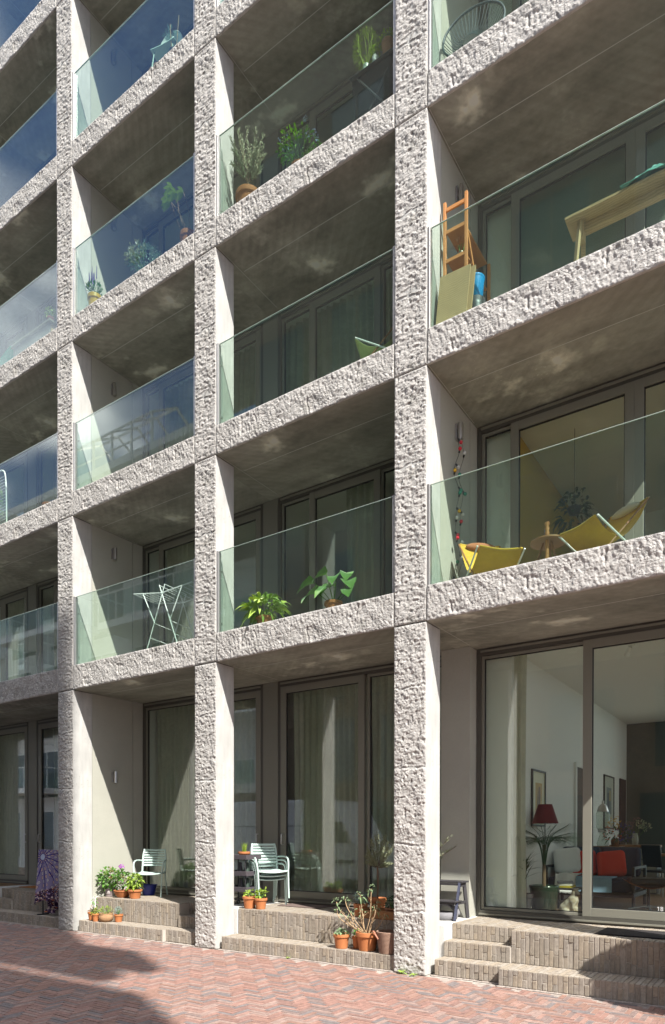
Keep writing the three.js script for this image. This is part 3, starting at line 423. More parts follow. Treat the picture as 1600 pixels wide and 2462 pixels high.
potPlant('thyme_pot', 'small terracotta pot with a grey green thyme tuft, standing alone', [-6.12, Y1, -0.30], 0.08, 0.135, { crown: [0.19, 0.055, 0.07], n: 190, l: 0.04, w: 0.006, up: 1.5, m: C.leafB }, G1);
// -- bay with stacked chairs
potPlant('leafy_pot', 'terracotta pot with a small lettuce-like plant beside the trolley wheels', [-3.28, TER, -0.53], 0.115, 0.19, { crown: [0.22, 0.06, 0.04], n: 26, l: 0.06, w: 0.045, m: C.leafY }, G1);
potPlant('leafy_pot', 'terracotta pot with taller light green leaves in front of the chair legs', [-3.07, TER, -0.545], 0.10, 0.17, { crown: [0.24, 0.07, 0.06], n: 46, l: 0.065, w: 0.045, m: C.leafY }, G1);
{ const t = thing('chive_bowl', 'chives in a flat terracotta bowl on top of the trolley', 'potted plant', [-3.60, 1.372, -0.76], 0, G1); potPart(t, 0.10, 0.085, { taper: 0.72, rim: 0.4 }); stalks(t, 'chives', 46, 0.07, 0.24, 0.06, C.leafY); }
{ // the twiggy plant
  const t = thing('twiggy_plant', 'leggy bare-stemmed geranium in the largest terracotta pot on the low step', 'potted plant', [-0.955, Y1, -0.215], 0, G1); potPart(t, 0.155, 0.245, { taper: 0.72, rim: 0.24 });
  const st = [], L = new Leaves(), ends = [[-0.46, 0.62, 0.05], [-0.34, 0.66, 0.02], [-0.4, 0.48, 0.12], [-0.12, 0.72, -0.02], [0.06, 0.82, 0.0], [-0.05, 0.54, 0.1], [0.16, 0.55, 0.06], [0.24, 0.50, -0.05], [-0.2, 0.5, 0.1], [0.02, 0.5, 0.13], [-0.28, 0.42, 0.1], [0.1, 0.6, -0.08]];
  for (const e of ends) { const E = V(...e), m = V(e[0] * 0.62 + rr(-0.04, 0.04, PR), mix(0.2, e[1], 0.42), e[2] * 0.7), c = [V(rr(-0.03, 0.03, PR), 0.2, rr(-0.03, 0.03, PR)), m, V(e[0] * 0.92, mix(0.2, e[1], 0.8), e[2]), E]; st.push(tube(c, 0.0055, 14, 5)); for (let i = 0; i < 3; i++) { const q = m.clone().lerp(E, PR()); st.push(rod(q, q.clone().add(V(rr(-0.06, 0.06, PR), rr(0.02, 0.09, PR), rr(-0.06, 0.06, PR))), 0.003, 0.002, 4)); } L.bush(e[1] > 0.58 ? 16 : 5, E, V(0.045, 0.05, 0.045), 0.065, 0.022, { droop: 0.8 }); }
  part(t, 'stems', st, C.twig); part(t, 'foliage', L.build(), C.leafT);
}
potPlant('ivy_pot', 'terracotta pot with variegated ivy left of the twiggy plant', [-1.335, Y1, -0.17], 0.115, 0.195, { crown: [0.215, 0.075, 0.04], n: 34, l: 0.07, w: 0.05, m: C.leafT, droop: 0.8 }, G1);
potPlant('sprout_pot', 'small terracotta pot squeezed behind the largest pot', [-1.14, Y1, -0.27], 0.08, 0.165, { crown: [0.19, 0.04, 0.035], n: 10, l: 0.05, w: 0.04, m: C.leaf }, G1);
{ // woven basket
  const t = thing('woven_basket', 'woven rope basket with a leather handle beside the column', 'basket', [-0.60, Y1, -0.20]); const rg = []; for (let i = 0; i < 17; i++) { const y = 0.012 + i * 0.0165, r = mix(0.135, 0.175, i / 16); rg.push(new THREE.TorusGeometry(r, 0.0105, 6, 26).rotateX(Math.PI / 2).translate(0, y, 0)); } part(t, 'rope_wall', rg, mat('brown_rope', 0.27, 0.17, 0.12, 0.95)); part(t, 'bottom', new THREE.CylinderGeometry(0.13, 0.13, 0.012, 20).translate(0, 0.01, 0), C.soil); part(t, 'soil', new THREE.CylinderGeometry(0.16, 0.15, 0.02, 20).translate(0, 0.2, 0), C.soil);
  part(t, 'handle', tube([V(-0.165, 0.235, 0.06), V(-0.20, 0.27, 0.09), V(-0.175, 0.28, 0.13), V(-0.11, 0.22, 0.16), V(-0.09, 0.19, 0.155)], 0.012, 16, 6), mat('tan_leather', 0.36, 0.15, 0.09, 0.6));
}
{ const t = thing('plant_crate', 'low wooden crate holding a terracotta bowl beside the column', 'crate', [-0.86, TER, -0.62]); for (const [a, b, c, d] of [[-0.33, 0.33, -0.2, -0.185], [-0.33, 0.33, 0.185, 0.2]]) part(t, 'plank', uvm(rbox(a, b, 0.012, 0.115, c, d, 0.003), 0.5), C.oak); for (const [a, b] of [[-0.33, -0.315], [0.315, 0.33]]) part(t, 'plank', uvm(rbox(a, b, 0.012, 0.13, -0.184, 0.184, 0.003), 0.5), C.oak); part(t, 'bottom', box(-0.314, 0.314, 0.0, 0.02, -0.184, 0.184), C.oak); }
oliveTree('small standard olive tree in a terracotta pot beside the column', [-1.26, TER, -1.0], 0.235, 0.135, 0.68, 0.87, 0.25, 0.24, 1500, { po: { taper: 0.62 } });
potPlant('bowl_plant', 'dark trailing plant in a low terracotta bowl in the wooden crate', [-0.78, TER + 0.022, -0.60], 0.12, 0.13, { crown: [0.2, 0.12, 0.09], n: 170, l: 0.035, w: 0.018, m: C.leafD, po: { prof: bowl, mat: C.terraPale } }, G1);
potPlant('bowl_plant', 'blue green seedling in a terracotta pot left of the wooden crate', [-1.30, TER, -0.60], 0.10, 0.18, { crown: [0.27, 0.07, 0.07], n: 60, l: 0.07, w: 0.02, m: C.leafB, po: { taper: 0.8 } }, G1);
// olive behind the big column
oliveTree('loose olive shrub showing past the column above the step stool', [-0.55, TER, -1.0], 0.30, 0.13, 0.72, 1.02, 0.5, 0.33, 1100, { po: { mat: mat('grey_stoneware', 0.2, 0.2, 0.19, 0.8) } });
// weeds
for (const [x, z, n, s, l] of [[-0.30, 0.05, 9, 0.09, 'sprouting weed at the foot of the big right column'], [-0.12, 0.07, 7, 0.075, 'low dandelion leaves at the foot of the big right column'], [-2.12, 0.0, 7, 0.055, 'tiny weed at the foot of the middle steps']]) { const L = new Leaves(); for (let i = 0; i < n; i++) { const a = i / n * 6.28; L.add(V(0, 0.0, 0), V(Math.cos(a), rr(0.4, 1.4, PR), Math.sin(a)), s * rr(0.8, 1.4, PR), s * 0.45, 0.5); } one('weed', L.build(), C.leafY, l, 'weed', [x, 0.004, z], 0, 'weeds between the paving'); }
// -- balconies, third floor above the stacked chairs
oliveTree('bushy olive tree in a terracotta pot behind the glass', [-3.10, T(3), -0.29], 0.34, 0.19, 0.52, 1.0, 0.28, 0.42, 2600);
potPlant('blue_flower_plant', 'spreading plant with small blue flowers behind the glass', [-2.12, T(3), -0.24], 0.11, 0.20, { crown: [0.44, 0.30, 0.17], n: 240, l: 0.05, w: 0.028, m: C.leaf, stems: 12, extra: (t) => { const L = new Leaves(); for (let i = 0; i < 12; i++) L.bush(12, V(rr(-0.36, 0.34, PR), rr(0.42, 0.68, PR), rr(-0.1, 0.12, PR)), V(0.018, 0.035, 0.018), 0.02, 0.014); part(t, 'flowers', L.build(), mat('pale_blue_petal', 0.40, 0.47, 0.70, 0.8)); } }, G2);
{ const t = thing('dill_jar', 'feathery dill in a glass jar on the black balcony table', 'potted plant', [-1.02, T(3) + 0.815, -0.27], 0, G2); part(t, 'jar', lathe([[0.001, 0.002], [0.045, 0], [0.05, 0.01], [0.05, 0.12], [0.042, 0.13]]), mat('green_jar', 0.35, 0.45, 0.38, 0.2)); stems(fan(12, 0.06, 0.5, 0.16), 0.003, C.leafY, t); part(t, 'foliage', new Leaves().bush(900, V(0, 0.33, 0), V(0.17, 0.24, 0.16), 0.05, 0.004).build(), C.leafY); }
potPlant('herb_jar', 'small herb in a glass jar between the dill and the clay pot', [-0.87, T(3) + 0.815, -0.25], 0.045, 0.13, { crown: [0.2, 0.05, 0.08], n: 46, l: 0.04, w: 0.02, m: C.leafY, po: { taper: 0.95, rim: 0.05, mat: mat('clear_jar', 0.5, 0.56, 0.52, 0.15) } }, G2);
potPlant('herb_pot', 'white flowered herb in a terracotta pot on the black balcony table', [-0.68, T(3) + 0.815, -0.25], 0.085, 0.19, { crown: [0.24, 0.10, 0.06], n: 90, l: 0.035, w: 0.022, m: C.leafY, po: { mat: C.terraPale, taper: 0.8 } }, G2);
// -- first floor
potPlant('broad_leaf_plant', 'bright broad-leaved plant at the left of the first floor balcony', [-2.76, T(1), -0.27], 0.14, 0.17, { crown: [0.32, 0.24, 0.13], n: 110, l: 0.24, w: 0.07, m: C.leafY, droop: 0.7, up: 0.9, stems: 10 }, G2);
{ const t = thing('monstera', 'monstera with large heart-shaped leaves against the dark window', 'potted plant', [-1.60, T(1), -0.36], 0, G2); potPart(t, 0.13, 0.2); const L = new Leaves(), s = []; for (const [x, y, z] of [[-0.3, 0.52, 0.05], [-0.12, 0.62, 0.0], [0.1, 0.5, 0.08], [0.24, 0.44, 0], [-0.2, 0.34, 0.1], [0.02, 0.36, 0.12], [0.3, 0.3, 0.06], [-0.06, 0.46, -0.1], [0.16, 0.58, -0.1]]) { s.push([V(0, 0.16, 0), V(x, y, z)]); L.add(V(x, y, z), V(x * 2 + rr(-0.2, 0.2, PR), 0.15, 0.7 + z), rr(0.22, 0.3, PR), rr(0.19, 0.25, PR), 0.9, rr(-0.5, 0.5, PR), 1); } stems(s, 0.006, C.leaf, t); part(t, 'leaves', L.build(), C.leaf); }
// -- upper balconies left of the middle column
{ const t = thing('fig_plant', 'young fig with a few lobed bright leaves behind the blue mirrored glass', 'potted plant', [-4.34, T(3), -0.26], 0, G2); potPart(t, 0.13, 0.34); const L = new Leaves(), s = []; for (const [x, y, z] of [[-0.42, 1.12, 0], [-0.3, 1.2, 0.05], [-0.22, 1.08, 0.04], [-0.1, 1.06, 0], [-0.34, 1.0, 0.05]]) { s.push([V(0, 0.28, 0), V(x, y, z)]); for (const a of [-0.8, -0.3, 0.25, 0.8]) L.add(V(x, y, z), V(-0.8 + a * 0.3, a, 0.35), 0.17, 0.075, 0.2, 0.3, 0); } stems(s, 0.006, C.bark, t); part(t, 'leaves', L.build(), C.leafY); }
potPlant('silver_shrub', 'silvery blue shrub behind the mirrored glass', [-5.36, T(3), -0.24], 0.12, 0.15, { crown: [0.40, 0.30, 0.2], n: 420, l: 0.05, w: 0.026, m: C.leafB, up: 0.9, stems: 14 }, G2);
potPlant('lavender', 'purple flower spikes in a yellow pot at the balcony corner', [-6.60, T(3) + 0.06, -0.19], 0.125, 0.24, { crown: [0.36, 0.13, 0.10], n: 190, l: 0.06, w: 0.016, m: C.leaf, up: 1.2, po: { mat: mat('yellow_glaze', 0.68, 0.38, 0.012, 0.4), rim: 0.3, taper: 0.8 }, extra: (t) => { const g = []; for (let i = 0; i < 9; i++) { const x = rr(-0.13, 0.12, PR), z = rr(-0.05, 0.05, PR), h = rr(0.68, 0.8, PR); g.push(rod(V(x * 0.6, 0.45, z), V(x, h - 0.2, z), 0.003, 0.003, 4), rod(V(x, h - 0.22, z), V(x, h, z), 0.010, 0.004, 6)); } part(t, 'flower_spikes', g, mat('lavender_petal', 0.20, 0.14, 0.30, 0.85)); } }, G2);
one('plant_tray', [rbox(-0.22, 0.2, 0, 0.055, -0.13, 0.13, 0.006)], C.oak, 'flat wooden board under the yellow lavender pot', 'tray', [-6.62, T(3), -0.19]);
potPlant('small_pot_plant', 'small plant in a red pot on the grey bench, far left balcony', [-8.0, T(3) + 0.42, -0.25], 0.075, 0.13, { crown: [0.22, 0.08, 0.09], n: 80, l: 0.06, w: 0.03, m: C.leafY, po: { mat: mat('red_clay', 0.34, 0.10, 0.07, 0.8) } }, G2);

// ---------------------------------------------------------------- chairs, trolley, stool and the things on the balconies
function sheet(w, d, fn, nx = 10, nz = 24, th = 0.004) { // a cloth or shell: fn(s, t) -> point, given two sides
  const g = [[], []], P = (s, t) => fn(s, t); const pos = [], idx = [], uv = []; const e = 0.001;
  for (const q of [1, -1]) { const b = pos.length / 3; for (let j = 0; j <= nz; j++) for (let i = 0; i <= nx; i++) { const s = i / nx, t = j / nz, c = P(s, t), n = P(Math.min(1, s + e), t).sub(P(Math.max(0, s - e), t)).cross(P(s, Math.min(1, t + e)).sub(P(s, Math.max(0, t - e)))).normalize(); c.addScaledVector(n, q * th / 2); pos.push(c.x, c.y, c.z); uv.push(s * w, t * d); }
    for (let j = 0; j < nz; j++) for (let i = 0; i < nx; i++) { const a = b + j * (nx + 1) + i, c = a + nx + 1; q > 0 ? idx.push(a, a + 1, c + 1, a, c + 1, c) : idx.push(a, c + 1, a + 1, a, c, c + 1); } }
  const N = (nx + 1) * (nz + 1), rim = []; for (let i = 0; i < nx; i++) rim.push(i); for (let j = 0; j < nz; j++) rim.push(j * (nx + 1) + nx); for (let i = nx; i > 0; i--) rim.push(nz * (nx + 1) + i); for (let j = nz; j > 0; j--) rim.push(j * (nx + 1)); rim.forEach((a, i) => { const b = rim[(i + 1) % rim.length]; idx.push(a, a + N, b, b, a + N, b + N); });
  const o = new THREE.BufferGeometry(); o.setAttribute('position', new THREE.Float32BufferAttribute(pos, 3)); o.setAttribute('uv', new THREE.Float32BufferAttribute(uv, 2)); o.setIndex(idx); o.computeVertexNormals(); return o;
}
function mintChair(label, pos, turn, group) {
  const t = thing('mint_armchair', label, 'chair', pos, turn, group), m = C.mint;
  part(t, 'seat', sheet(1, 1, (s, u) => V((s - 0.5) * (0.46 + 0.03 * u), 0.445 - 0.022 * Math.sin(Math.PI * s) - 0.02 * Math.sin(Math.PI * u) - 0.035 * Math.max(0, u - 0.82) * 5 * 0.5 + 0.004, mix(-0.21, 0.235, u)), 12, 14, 0.022), m);
  const bz = (y) => -0.20 - 0.20 * (y - 0.44) - 0.05 * (y - 0.44) ** 2, bk = sub(t, 'backrest');
  for (let i = 0; i < 7; i++) { const y = 0.57 + i * 0.0475, h = i === 6 ? 0.036 : 0.029; part(bk, 'slat', sheet(1, 1, (s, u) => V((s - 0.5) * 0.42, y + (u - 0.5) * h, bz(y) - 0.035 * Math.sin(Math.PI * s) + 0.012), 8, 1, 0.014), m); }
  for (const q of [-1, 1]) { part(bk, 'upright', tube([V(q * 0.215, 0.43, -0.195), V(q * 0.215, 0.62, bz(0.62) + 0.006), V(q * 0.21, 0.78, bz(0.78) + 0.01), V(q * 0.19, 0.875, bz(0.875) + 0.012)], 0.017, 16, 8), m); }
  for (const q of [-1, 1]) {
    part(t, 'armrest', tube([V(q * 0.215, 0.655, bz(0.655) + 0.01), V(q * 0.255, 0.665, -0.1), V(q * 0.272, 0.66, 0.06), V(q * 0.272, 0.62, 0.16), V(q * 0.265, 0.53, 0.20), V(q * 0.255, 0.43, 0.215)], 0.0145, 26, 8), m);
    part(t, 'leg', tube([V(q * 0.255, 0.44, 0.214), V(q * 0.252, 0.22, 0.235), V(q * 0.25, 0.001, 0.262)], 0.015, 12, 8), m);
    part(t, 'leg', tube([V(q * 0.21, 0.44, -0.195), V(q * 0.222, 0.22, -0.245), V(q * 0.232, 0.001, -0.30)], 0.015, 12, 8), m);
  }
  return t;
}
mintChair('single mint plastic armchair beside the blue pot', [-6.20, TER, -1.10], 0.60);
const stackG = 'stacked mint armchairs';
['lowest mint armchair of the stack of three', 'middle mint armchair of the stack of three', 'topmost mint armchair of the stack of three by the trolley'].forEach((l, i) => mintChair(l, [-3.45 + i * 0.045, TER + i * 0.062, -1.13 + i * 0.02], 1.02, stackG));
{ // trolley
  const t = thing('utility_trolley', 'dark three-tier metal trolley beside the stacked chairs', 'trolley', [-3.66, TER, -0.78]);
  for (const y of [0.24, 0.49, 0.75]) { const w = 0.25, d = 0.18; part(t, 'tray', [rbox(-w, w, y, y + 0.012, -d, d, 0.004), rbox(-w, w, y + 0.01, y + 0.075, -d, -d + 0.012, 0.004), rbox(-w, w, y + 0.01, y + 0.075, d - 0.012, d, 0.004), rbox(-w, -w + 0.012, y + 0.01, y + 0.075, -d + 0.012, d - 0.012, 0.004), rbox(w - 0.012, w, y + 0.01, y + 0.075, -d + 0.012, d - 0.012, 0.004)], mat('graphite_tray', 0.075, 0.065, 0.072, 0.45)); }
  for (const [x, z] of [[-0.22, -0.15], [0.2, -0.15], [-0.22, 0.15], [0.2, 0.15]]) { part(t, 'post', rod(V(x, 0.06, z), V(x, 0.76, z), 0.011), C.black); const w = part(t, 'wheel', new THREE.CylinderGeometry(0.035, 0.035, 0.022, 16).rotateZ(Math.PI / 2).translate(x, 0.036, z), C.black); part(w, 'hub', new THREE.CylinderGeometry(0.012, 0.012, 0.026, 10).rotateZ(Math.PI / 2).translate(x, 0.036, z), C.alu); }
  const shoe = [[0.12, 0.253, 0.02], [0.02, 0.253, 0.05], [0.1, 0.503, 0.0], [-0.02, 0.503, 0.03]]; shoe.forEach(([x, y, z], i) => part(t, 'tier_contents', lathe([[0.001, 0], [0.05, 0], [0.048, 0.06], [0.03, 0.15], [0.034, 0.19], [0.001, 0.2]], 10).translate(x, y, z), i % 2 ? C.dark : mat('dark_green', 0.03, 0.05, 0.035, 0.5)));
}
{ // step stool
  const t = thing('step_stool', 'worn dark blue wooden step stool beside the column', 'stool', [-0.21, TER, -1.02]), m = mat('worn_blue_wood', 0.055, 0.055, 0.065, 0.7, { map: tWood });
  part(t, 'top_board', uvm(rbox(-0.235, 0.235, 0.49, 0.515, -0.26, -0.03, 0.006), 0.5), m); part(t, 'step_board', uvm(rbox(-0.235, 0.235, 0.24, 0.262, -0.03, 0.17, 0.006), 0.5), m);
  for (const q of [-1, 1]) { part(t, 'leg', bar(V(q * 0.19, 0.49, -0.20), V(q * 0.215, 0, -0.27), 0.032, 0.045), m); part(t, 'leg', bar(V(q * 0.19, 0.49, -0.05), V(q * 0.215, 0, 0.16), 0.032, 0.042), mat('blue_wood', 0.045, 0.055, 0.11, 0.6, { map: tWood })); part(t, 'rail', bar(V(q * 0.205, 0.225, -0.22), V(q * 0.205, 0.225, 0.08), 0.022, 0.04), m); part(t, 'rail', bar(V(q * 0.195, 0.46, -0.19), V(q * 0.195, 0.46, -0.06), 0.022, 0.045), m); }
  part(t, 'cross_rail', rbox(-0.18, 0.18, 0.455, 0.488, -0.05, -0.034), m); part(t, 'cross_rail', rbox(-0.19, 0.19, 0.205, 0.239, 0.10, 0.12), m);
}
{ const t = thing('cat_bed', 'grey felt cat bed tucked under the step stool', 'cat bed', [-0.20, TER, -0.98]), m = mat('grey_felt', 0.24, 0.235, 0.245, 0.98, { map: tCloth }); part(t, 'rim', new THREE.TorusGeometry(0.145, 0.042, 10, 28).rotateX(Math.PI / 2).scale(1, 1.25, 0.85).translate(0, 0.05, 0), m); part(t, 'hood', sheet(1, 1, (s, u) => V(Math.cos(Math.PI * s) * 0.165, 0.06 + Math.sin(Math.PI * s) * 0.14, mix(-0.13, 0.03, u)), 18, 4, 0.02), m); part(t, 'cushion', new THREE.SphereGeometry(1, 20, 10).scale(0.14, 0.04, 0.11).translate(0, 0.045, 0), mat('pale_cushion', 0.46, 0.46, 0.49, 0.95)); }
// mats
one('doormat', [rbox(-0.78, 0.78, 0, 0.014, -0.3, 0.3, 0.004)], mat('black_coir', 0.022, 0.018, 0.018, 1, { bumpMap: bFine, bumpScale: 0.02 }), 'black doormat in front of the tall living room window', 'doormat', [2.62, TER + 0.002, -0.93]);
one('doormat', [rbox(-0.4, 0.4, 0, 0.01, -0.22, 0.22, 0.003)], mat('brown_coir', 0.15, 0.105, 0.09, 1, { bumpMap: bFine, bumpScale: 0.015 }), 'thin brown doormat beside the stacked chairs', 'doormat', [-2.75, TER + 0.002, -1.27]);
one('doormat', [rbox(-0.42, 0.42, 0, 0.016, -0.25, 0.25, 0.003)], mat('rust_coir', 0.34, 0.13, 0.03, 1, { bumpMap: bFine, bumpScale: 0.015 }), 'rust orange doormat by the shaded door', 'doormat', [-9.85, TER + 0.002, -1.2]);

function deckChair(label, pos, turn, m, group, pillow) { // low folding chair with a slung canvas
  const t = thing('canvas_deck_chair', label, 'folding chair', pos, turn, group), W = 0.26;
  const P = [V(0, 0.70, -0.40), V(0, 0.42, -0.24), V(0, 0.21, -0.02), V(0, 0.25, 0.20), V(0, 0.36, 0.37)], c = new THREE.CatmullRomCurve3(P);
  part(t, 'canvas', sheet(0.5, 1, (s, u) => { const p = c.getPoint(u); return V((s - 0.5) * 2 * W, p.y - 0.03 * Math.sin(Math.PI * s) * (1 - Math.abs(u - 0.5)) + 0.012 * Math.sin(u * 9 + s * 4), p.z); }, 10, 22, 0.006), m);
  part(t, 'canvas_hem', [tube([V(-W, 0.70, -0.40), V(0, 0.675, -0.40), V(W, 0.70, -0.40)], 0.014, 10, 6), tube([V(-W, 0.36, 0.37), V(0, 0.335, 0.37), V(W, 0.36, 0.37)], 0.014, 10, 6)], m);
  for (const q of [-1, 1]) { part(t, 'leg', rod(V(q * (W + 0.012), 0.70, -0.40), V(q * (W + 0.012), 0, 0.26), 0.011), C.oak); part(t, 'leg', rod(V(q * (W + 0.03), 0.36, 0.37), V(q * (W + 0.03), 0, -0.32), 0.011), C.white); }
  part(t, 'stretcher', [rod(V(-W, 0.06, 0.22), V(W, 0.06, 0.22), 0.009), rod(V(-W, 0.07, -0.25), V(W, 0.07, -0.25), 0.009)], C.oak);
  if (pillow) part(t, 'head_pillow', put(new THREE.SphereGeometry(1, 18, 10).scale(0.2, 0.06, 0.045), 0, 0.66, -0.345, -0.5), pillow); return t;
}
const yg = 'yellow canvas chairs on the balcony';
deckChair('yellow canvas chair with a rust head pillow, left of the small table', [0.60, T(1), -0.56], 0.72, C.yellow, yg, mat('rust_pillow', 0.30, 0.12, 0.05, 0.9));
deckChair('yellow canvas chair with a grey head pillow, right of the small table', [1.93, T(1), -0.52], -0.55, C.yellow, yg, mat('linen_pillow', 0.50, 0.44, 0.34, 0.9));
deckChair('pale lime canvas chair behind the curtained glass', [-0.80, T(2), -0.46], -1.25, C.lime);
{ const t = thing('turned_wood_table', 'small round wooden table with a turned post between the yellow chairs', 'table', [1.34, T(1), -0.46]); part(t, 'table_top', [new THREE.CylinderGeometry(0.2, 0.2, 0.02, 28).translate(0, 0.36, 0)], C.oak); part(t, 'turned_post', lathe([[0.001, 0.005], [0.022, 0.005], [0.02, 0.37], [0.016, 0.40], [0.03, 0.43], [0.016, 0.455], [0.03, 0.48], [0.016, 0.50], [0.032, 0.53], [0.02, 0.555], [0.001, 0.56]], 16).translate(0.02, 0, 0.1), C.pine); for (const a of [0.5, 2.6, 4.7]) part(t, 'leg', rod(V(0.05 * Math.cos(a), 0.355, 0.05 * Math.sin(a)), V(0.17 * Math.cos(a), 0, 0.17 * Math.sin(a)), 0.012), C.oak); }
{ const t = thing('candle_cup', 'small white candle cup on the round wooden table', 'cup', [1.28, T(1) + 0.371, -0.56]); part(t, 'cup', lathe([[0.001, 0.001], [0.03, 0], [0.04, 0.03], [0.036, 0.09], [0.03, 0.1]], 16), C.white); part(t, 'candle', [rod(V(-0.01, 0.02, 0), V(-0.01, 0.2, 0), 0.006), rod(V(0.014, 0.02, 0), V(0.014, 0.2, 0), 0.006)], C.black); }
{ // string of coloured bulbs
  const t = thing('string_lights', 'string of coloured bulbs hanging from the wall lamp', 'string lights', [0, 0, 0]); const cols = [[0.55, 0.02, 0.04], [0.02, 0.22, 0.14], [0.62, 0.36, 0.02], [0.55, 0.55, 0.52]].map((c, i) => mat('bulb_glass_' + i, ...c, 0.08));
  const A = [], n = 16; for (let i = 0; i < n; i++) A.push(V(0.05 + 0.03 * Math.sin(i * 1.3), mix(7.02, 4.80, i / (n - 1)), -0.80 + 0.035 * Math.sin(i * 2.1) + 0.015 * i / n)); const Bp = A.map((p, i) => V(p.x + 0.02, p.y - 0.02, p.z - 0.09 + 0.02 * Math.cos(i)));
  part(t, 'cable', [tube(A, 0.003, 60, 4), tube(Bp, 0.003, 60, 4)], C.black);
  [...A.slice(1), ...Bp.slice(2)].forEach((p, i) => { if (i % 3 === 1 && i > 14) return; const d = V(0.4, (i % 2) - 0.6, i % 2 ? 0.5 : -0.5).normalize(), b = part(t, 'bulb', new THREE.SphereGeometry(0.024, 14, 10).scale(1, 1, 1).translate(p.x + d.x * 0.055, p.y + d.y * 0.055, p.z + d.z * 0.055), cols[[0, 0, 3, 2, 1, 1, 2, 3, 0, 0, 3, 1, 2][i % 13]]); part(b, 'socket', rod(p, p.clone().addScaledVector(d, 0.038), 0.012, 0.013, 10), C.black); });
}
{ // pine rack on the second floor balcony
  const t = thing('pine_rack', 'tall orange pine rack standing against the balcony wall', 'shelf', [0.06, T(2), -0.36]), w = 0.30, d = 0.74, h = 1.74;
  for (const [x, z] of [[0.015, 0], [w, 0], [0.015, -d], [w, -d]]) part(t, 'post', uvm(rbox(x - 0.018, x + 0.018, 0, z ? h - 0.38 : h, z - 0.016, z + 0.016, 0.003), 0.6), C.pine);
  for (const y of [0.12, 0.56, 1.02, 1.36]) part(t, 'shelf', uvm(rbox(0.034, w - 0.02, y, y + 0.02, -d + 0.017, -0.017, 0.003), 0.6), C.pine);
  for (const y of [0.5, 0.98, 1.34, 1.62]) part(t, 'rail', uvm(rbox(0.034, w - 0.019, y, y + 0.045, -0.012, 0.012, 0.003), 0.6), C.pine);
  part(t, 'back_brace', bar(V(w + 0.001, 0.15, -d + 0.03), V(w + 0.001, 1.3, -0.03), 0.012, 0.04), C.pine);
}
potPlant('spiky_pot_plant', 'small dry plant in a jar on the pine rack', [0.24, T(2) + 1.04, -0.48], 0.045, 0.09, { crown: [0.17, 0.07, 0.09], n: 40, l: 0.07, w: 0.012, m: C.leafDry, up: 0.9, po: { mat: mat('jar_glaze', 0.2, 0.2, 0.12, 0.3), taper: 0.9 } });
{ const t = thing('plywood_board', 'pale plywood boards leaning by the glass in front of the pine rack', 'board', [0.27, T(2), -0.2], 0); part(t, 'board', uvm(put(rbox(-0.2, 0.2, 0, 0.72, -0.009, 0.009, 0.002), -0.02, 0.005, 0.06, -0.12, 0, -0.04), 0.7), C.birch); part(t, 'board', uvm(put(rbox(-0.2, 0.2, 0, 0.72, -0.009, 0.009, 0.002), 0.02, 0.005, 0.015, -0.12, 0, -0.05), 0.7), C.birch); }
{ const t = thing('blue_bucket', 'bright blue plastic bucket behind the plywood boards', 'bucket', [0.45, T(2) + 0.42, -0.44]); part(t, 'bucket', lathe([[0.001, 0.002], [0.085, 0], [0.105, 0.24], [0.113, 0.245], [0.113, 0.26], [0.1, 0.26], [0.08, 0.02], [0.001, 0.02]]), mat('cyan_plastic', 0.0, 0.22, 0.48, 0.4)); }
{ const t = thing('zinc_tub', 'grey ribbed zinc tub under the blue bucket', 'tub', [0.45, T(2), -0.44]); part(t, 'tub', lathe([[0.001, 0.002], [0.09, 0], [0.1, 0.06], [0.095, 0.1], [0.105, 0.16], [0.1, 0.2], [0.11, 0.28], [0.105, 0.33], [0.115, 0.41], [0.001, 0.415]]), mat('zinc', 0.13, 0.13, 0.14, 0.45, { metalness: 0.6 })); }
{ // birch bench
  const t = thing('birch_bench', 'pale birch bench table standing along the glass', 'bench', [2.35, T(2), -0.37]); part(t, 'top', uvm(rbox(-0.76, 0.8, 0.655, 0.685, -0.17, 0.17, 0.004), 0.8), C.birch); part(t, 'apron', uvm(rbox(-0.62, 0.7, 0.57, 0.654, -0.012, 0.012, 0.003), 0.8), C.birch);
  for (const x of [-0.62, 0.66]) { for (const q of [-1, 1]) part(t, 'leg', uvm(bar(V(x, 0.655, q * 0.07), V(x - 0.03, 0, q * 0.17), 0.045, 0.03), 0.6), C.birch); part(t, 'bracket', uvm(rbox(x - 0.03, x + 0.03, 0.48, 0.654, -0.06, 0.06, 0.004), 0.6), C.birch); }
  const c = thing('turquoise_towel', 'crumpled turquoise towel lying on the birch bench', 'towel', [2.42, T(2) + 0.688, -0.33]); part(c, 'fold', sheet(1, 1, (s, u) => { const x = (s - 0.5) * 0.5, z = (u - 0.5) * 0.34, r = Math.hypot(x / 0.26, z / 0.18); return V(x, Math.max(0.004, 0.17 * (1 - r * r) * (0.8 + 0.6 * noise(s * 4, u * 4, 2) + 0.2 * noise(s * 9, u * 9, 4))) - (z > 0.13 && x < -0.08 ? 0.0 : 0), z); }, 36, 30, 0.006), mat('turquoise_terry', 0.16, 0.42, 0.37, 0.98, { map: tCloth }));
}
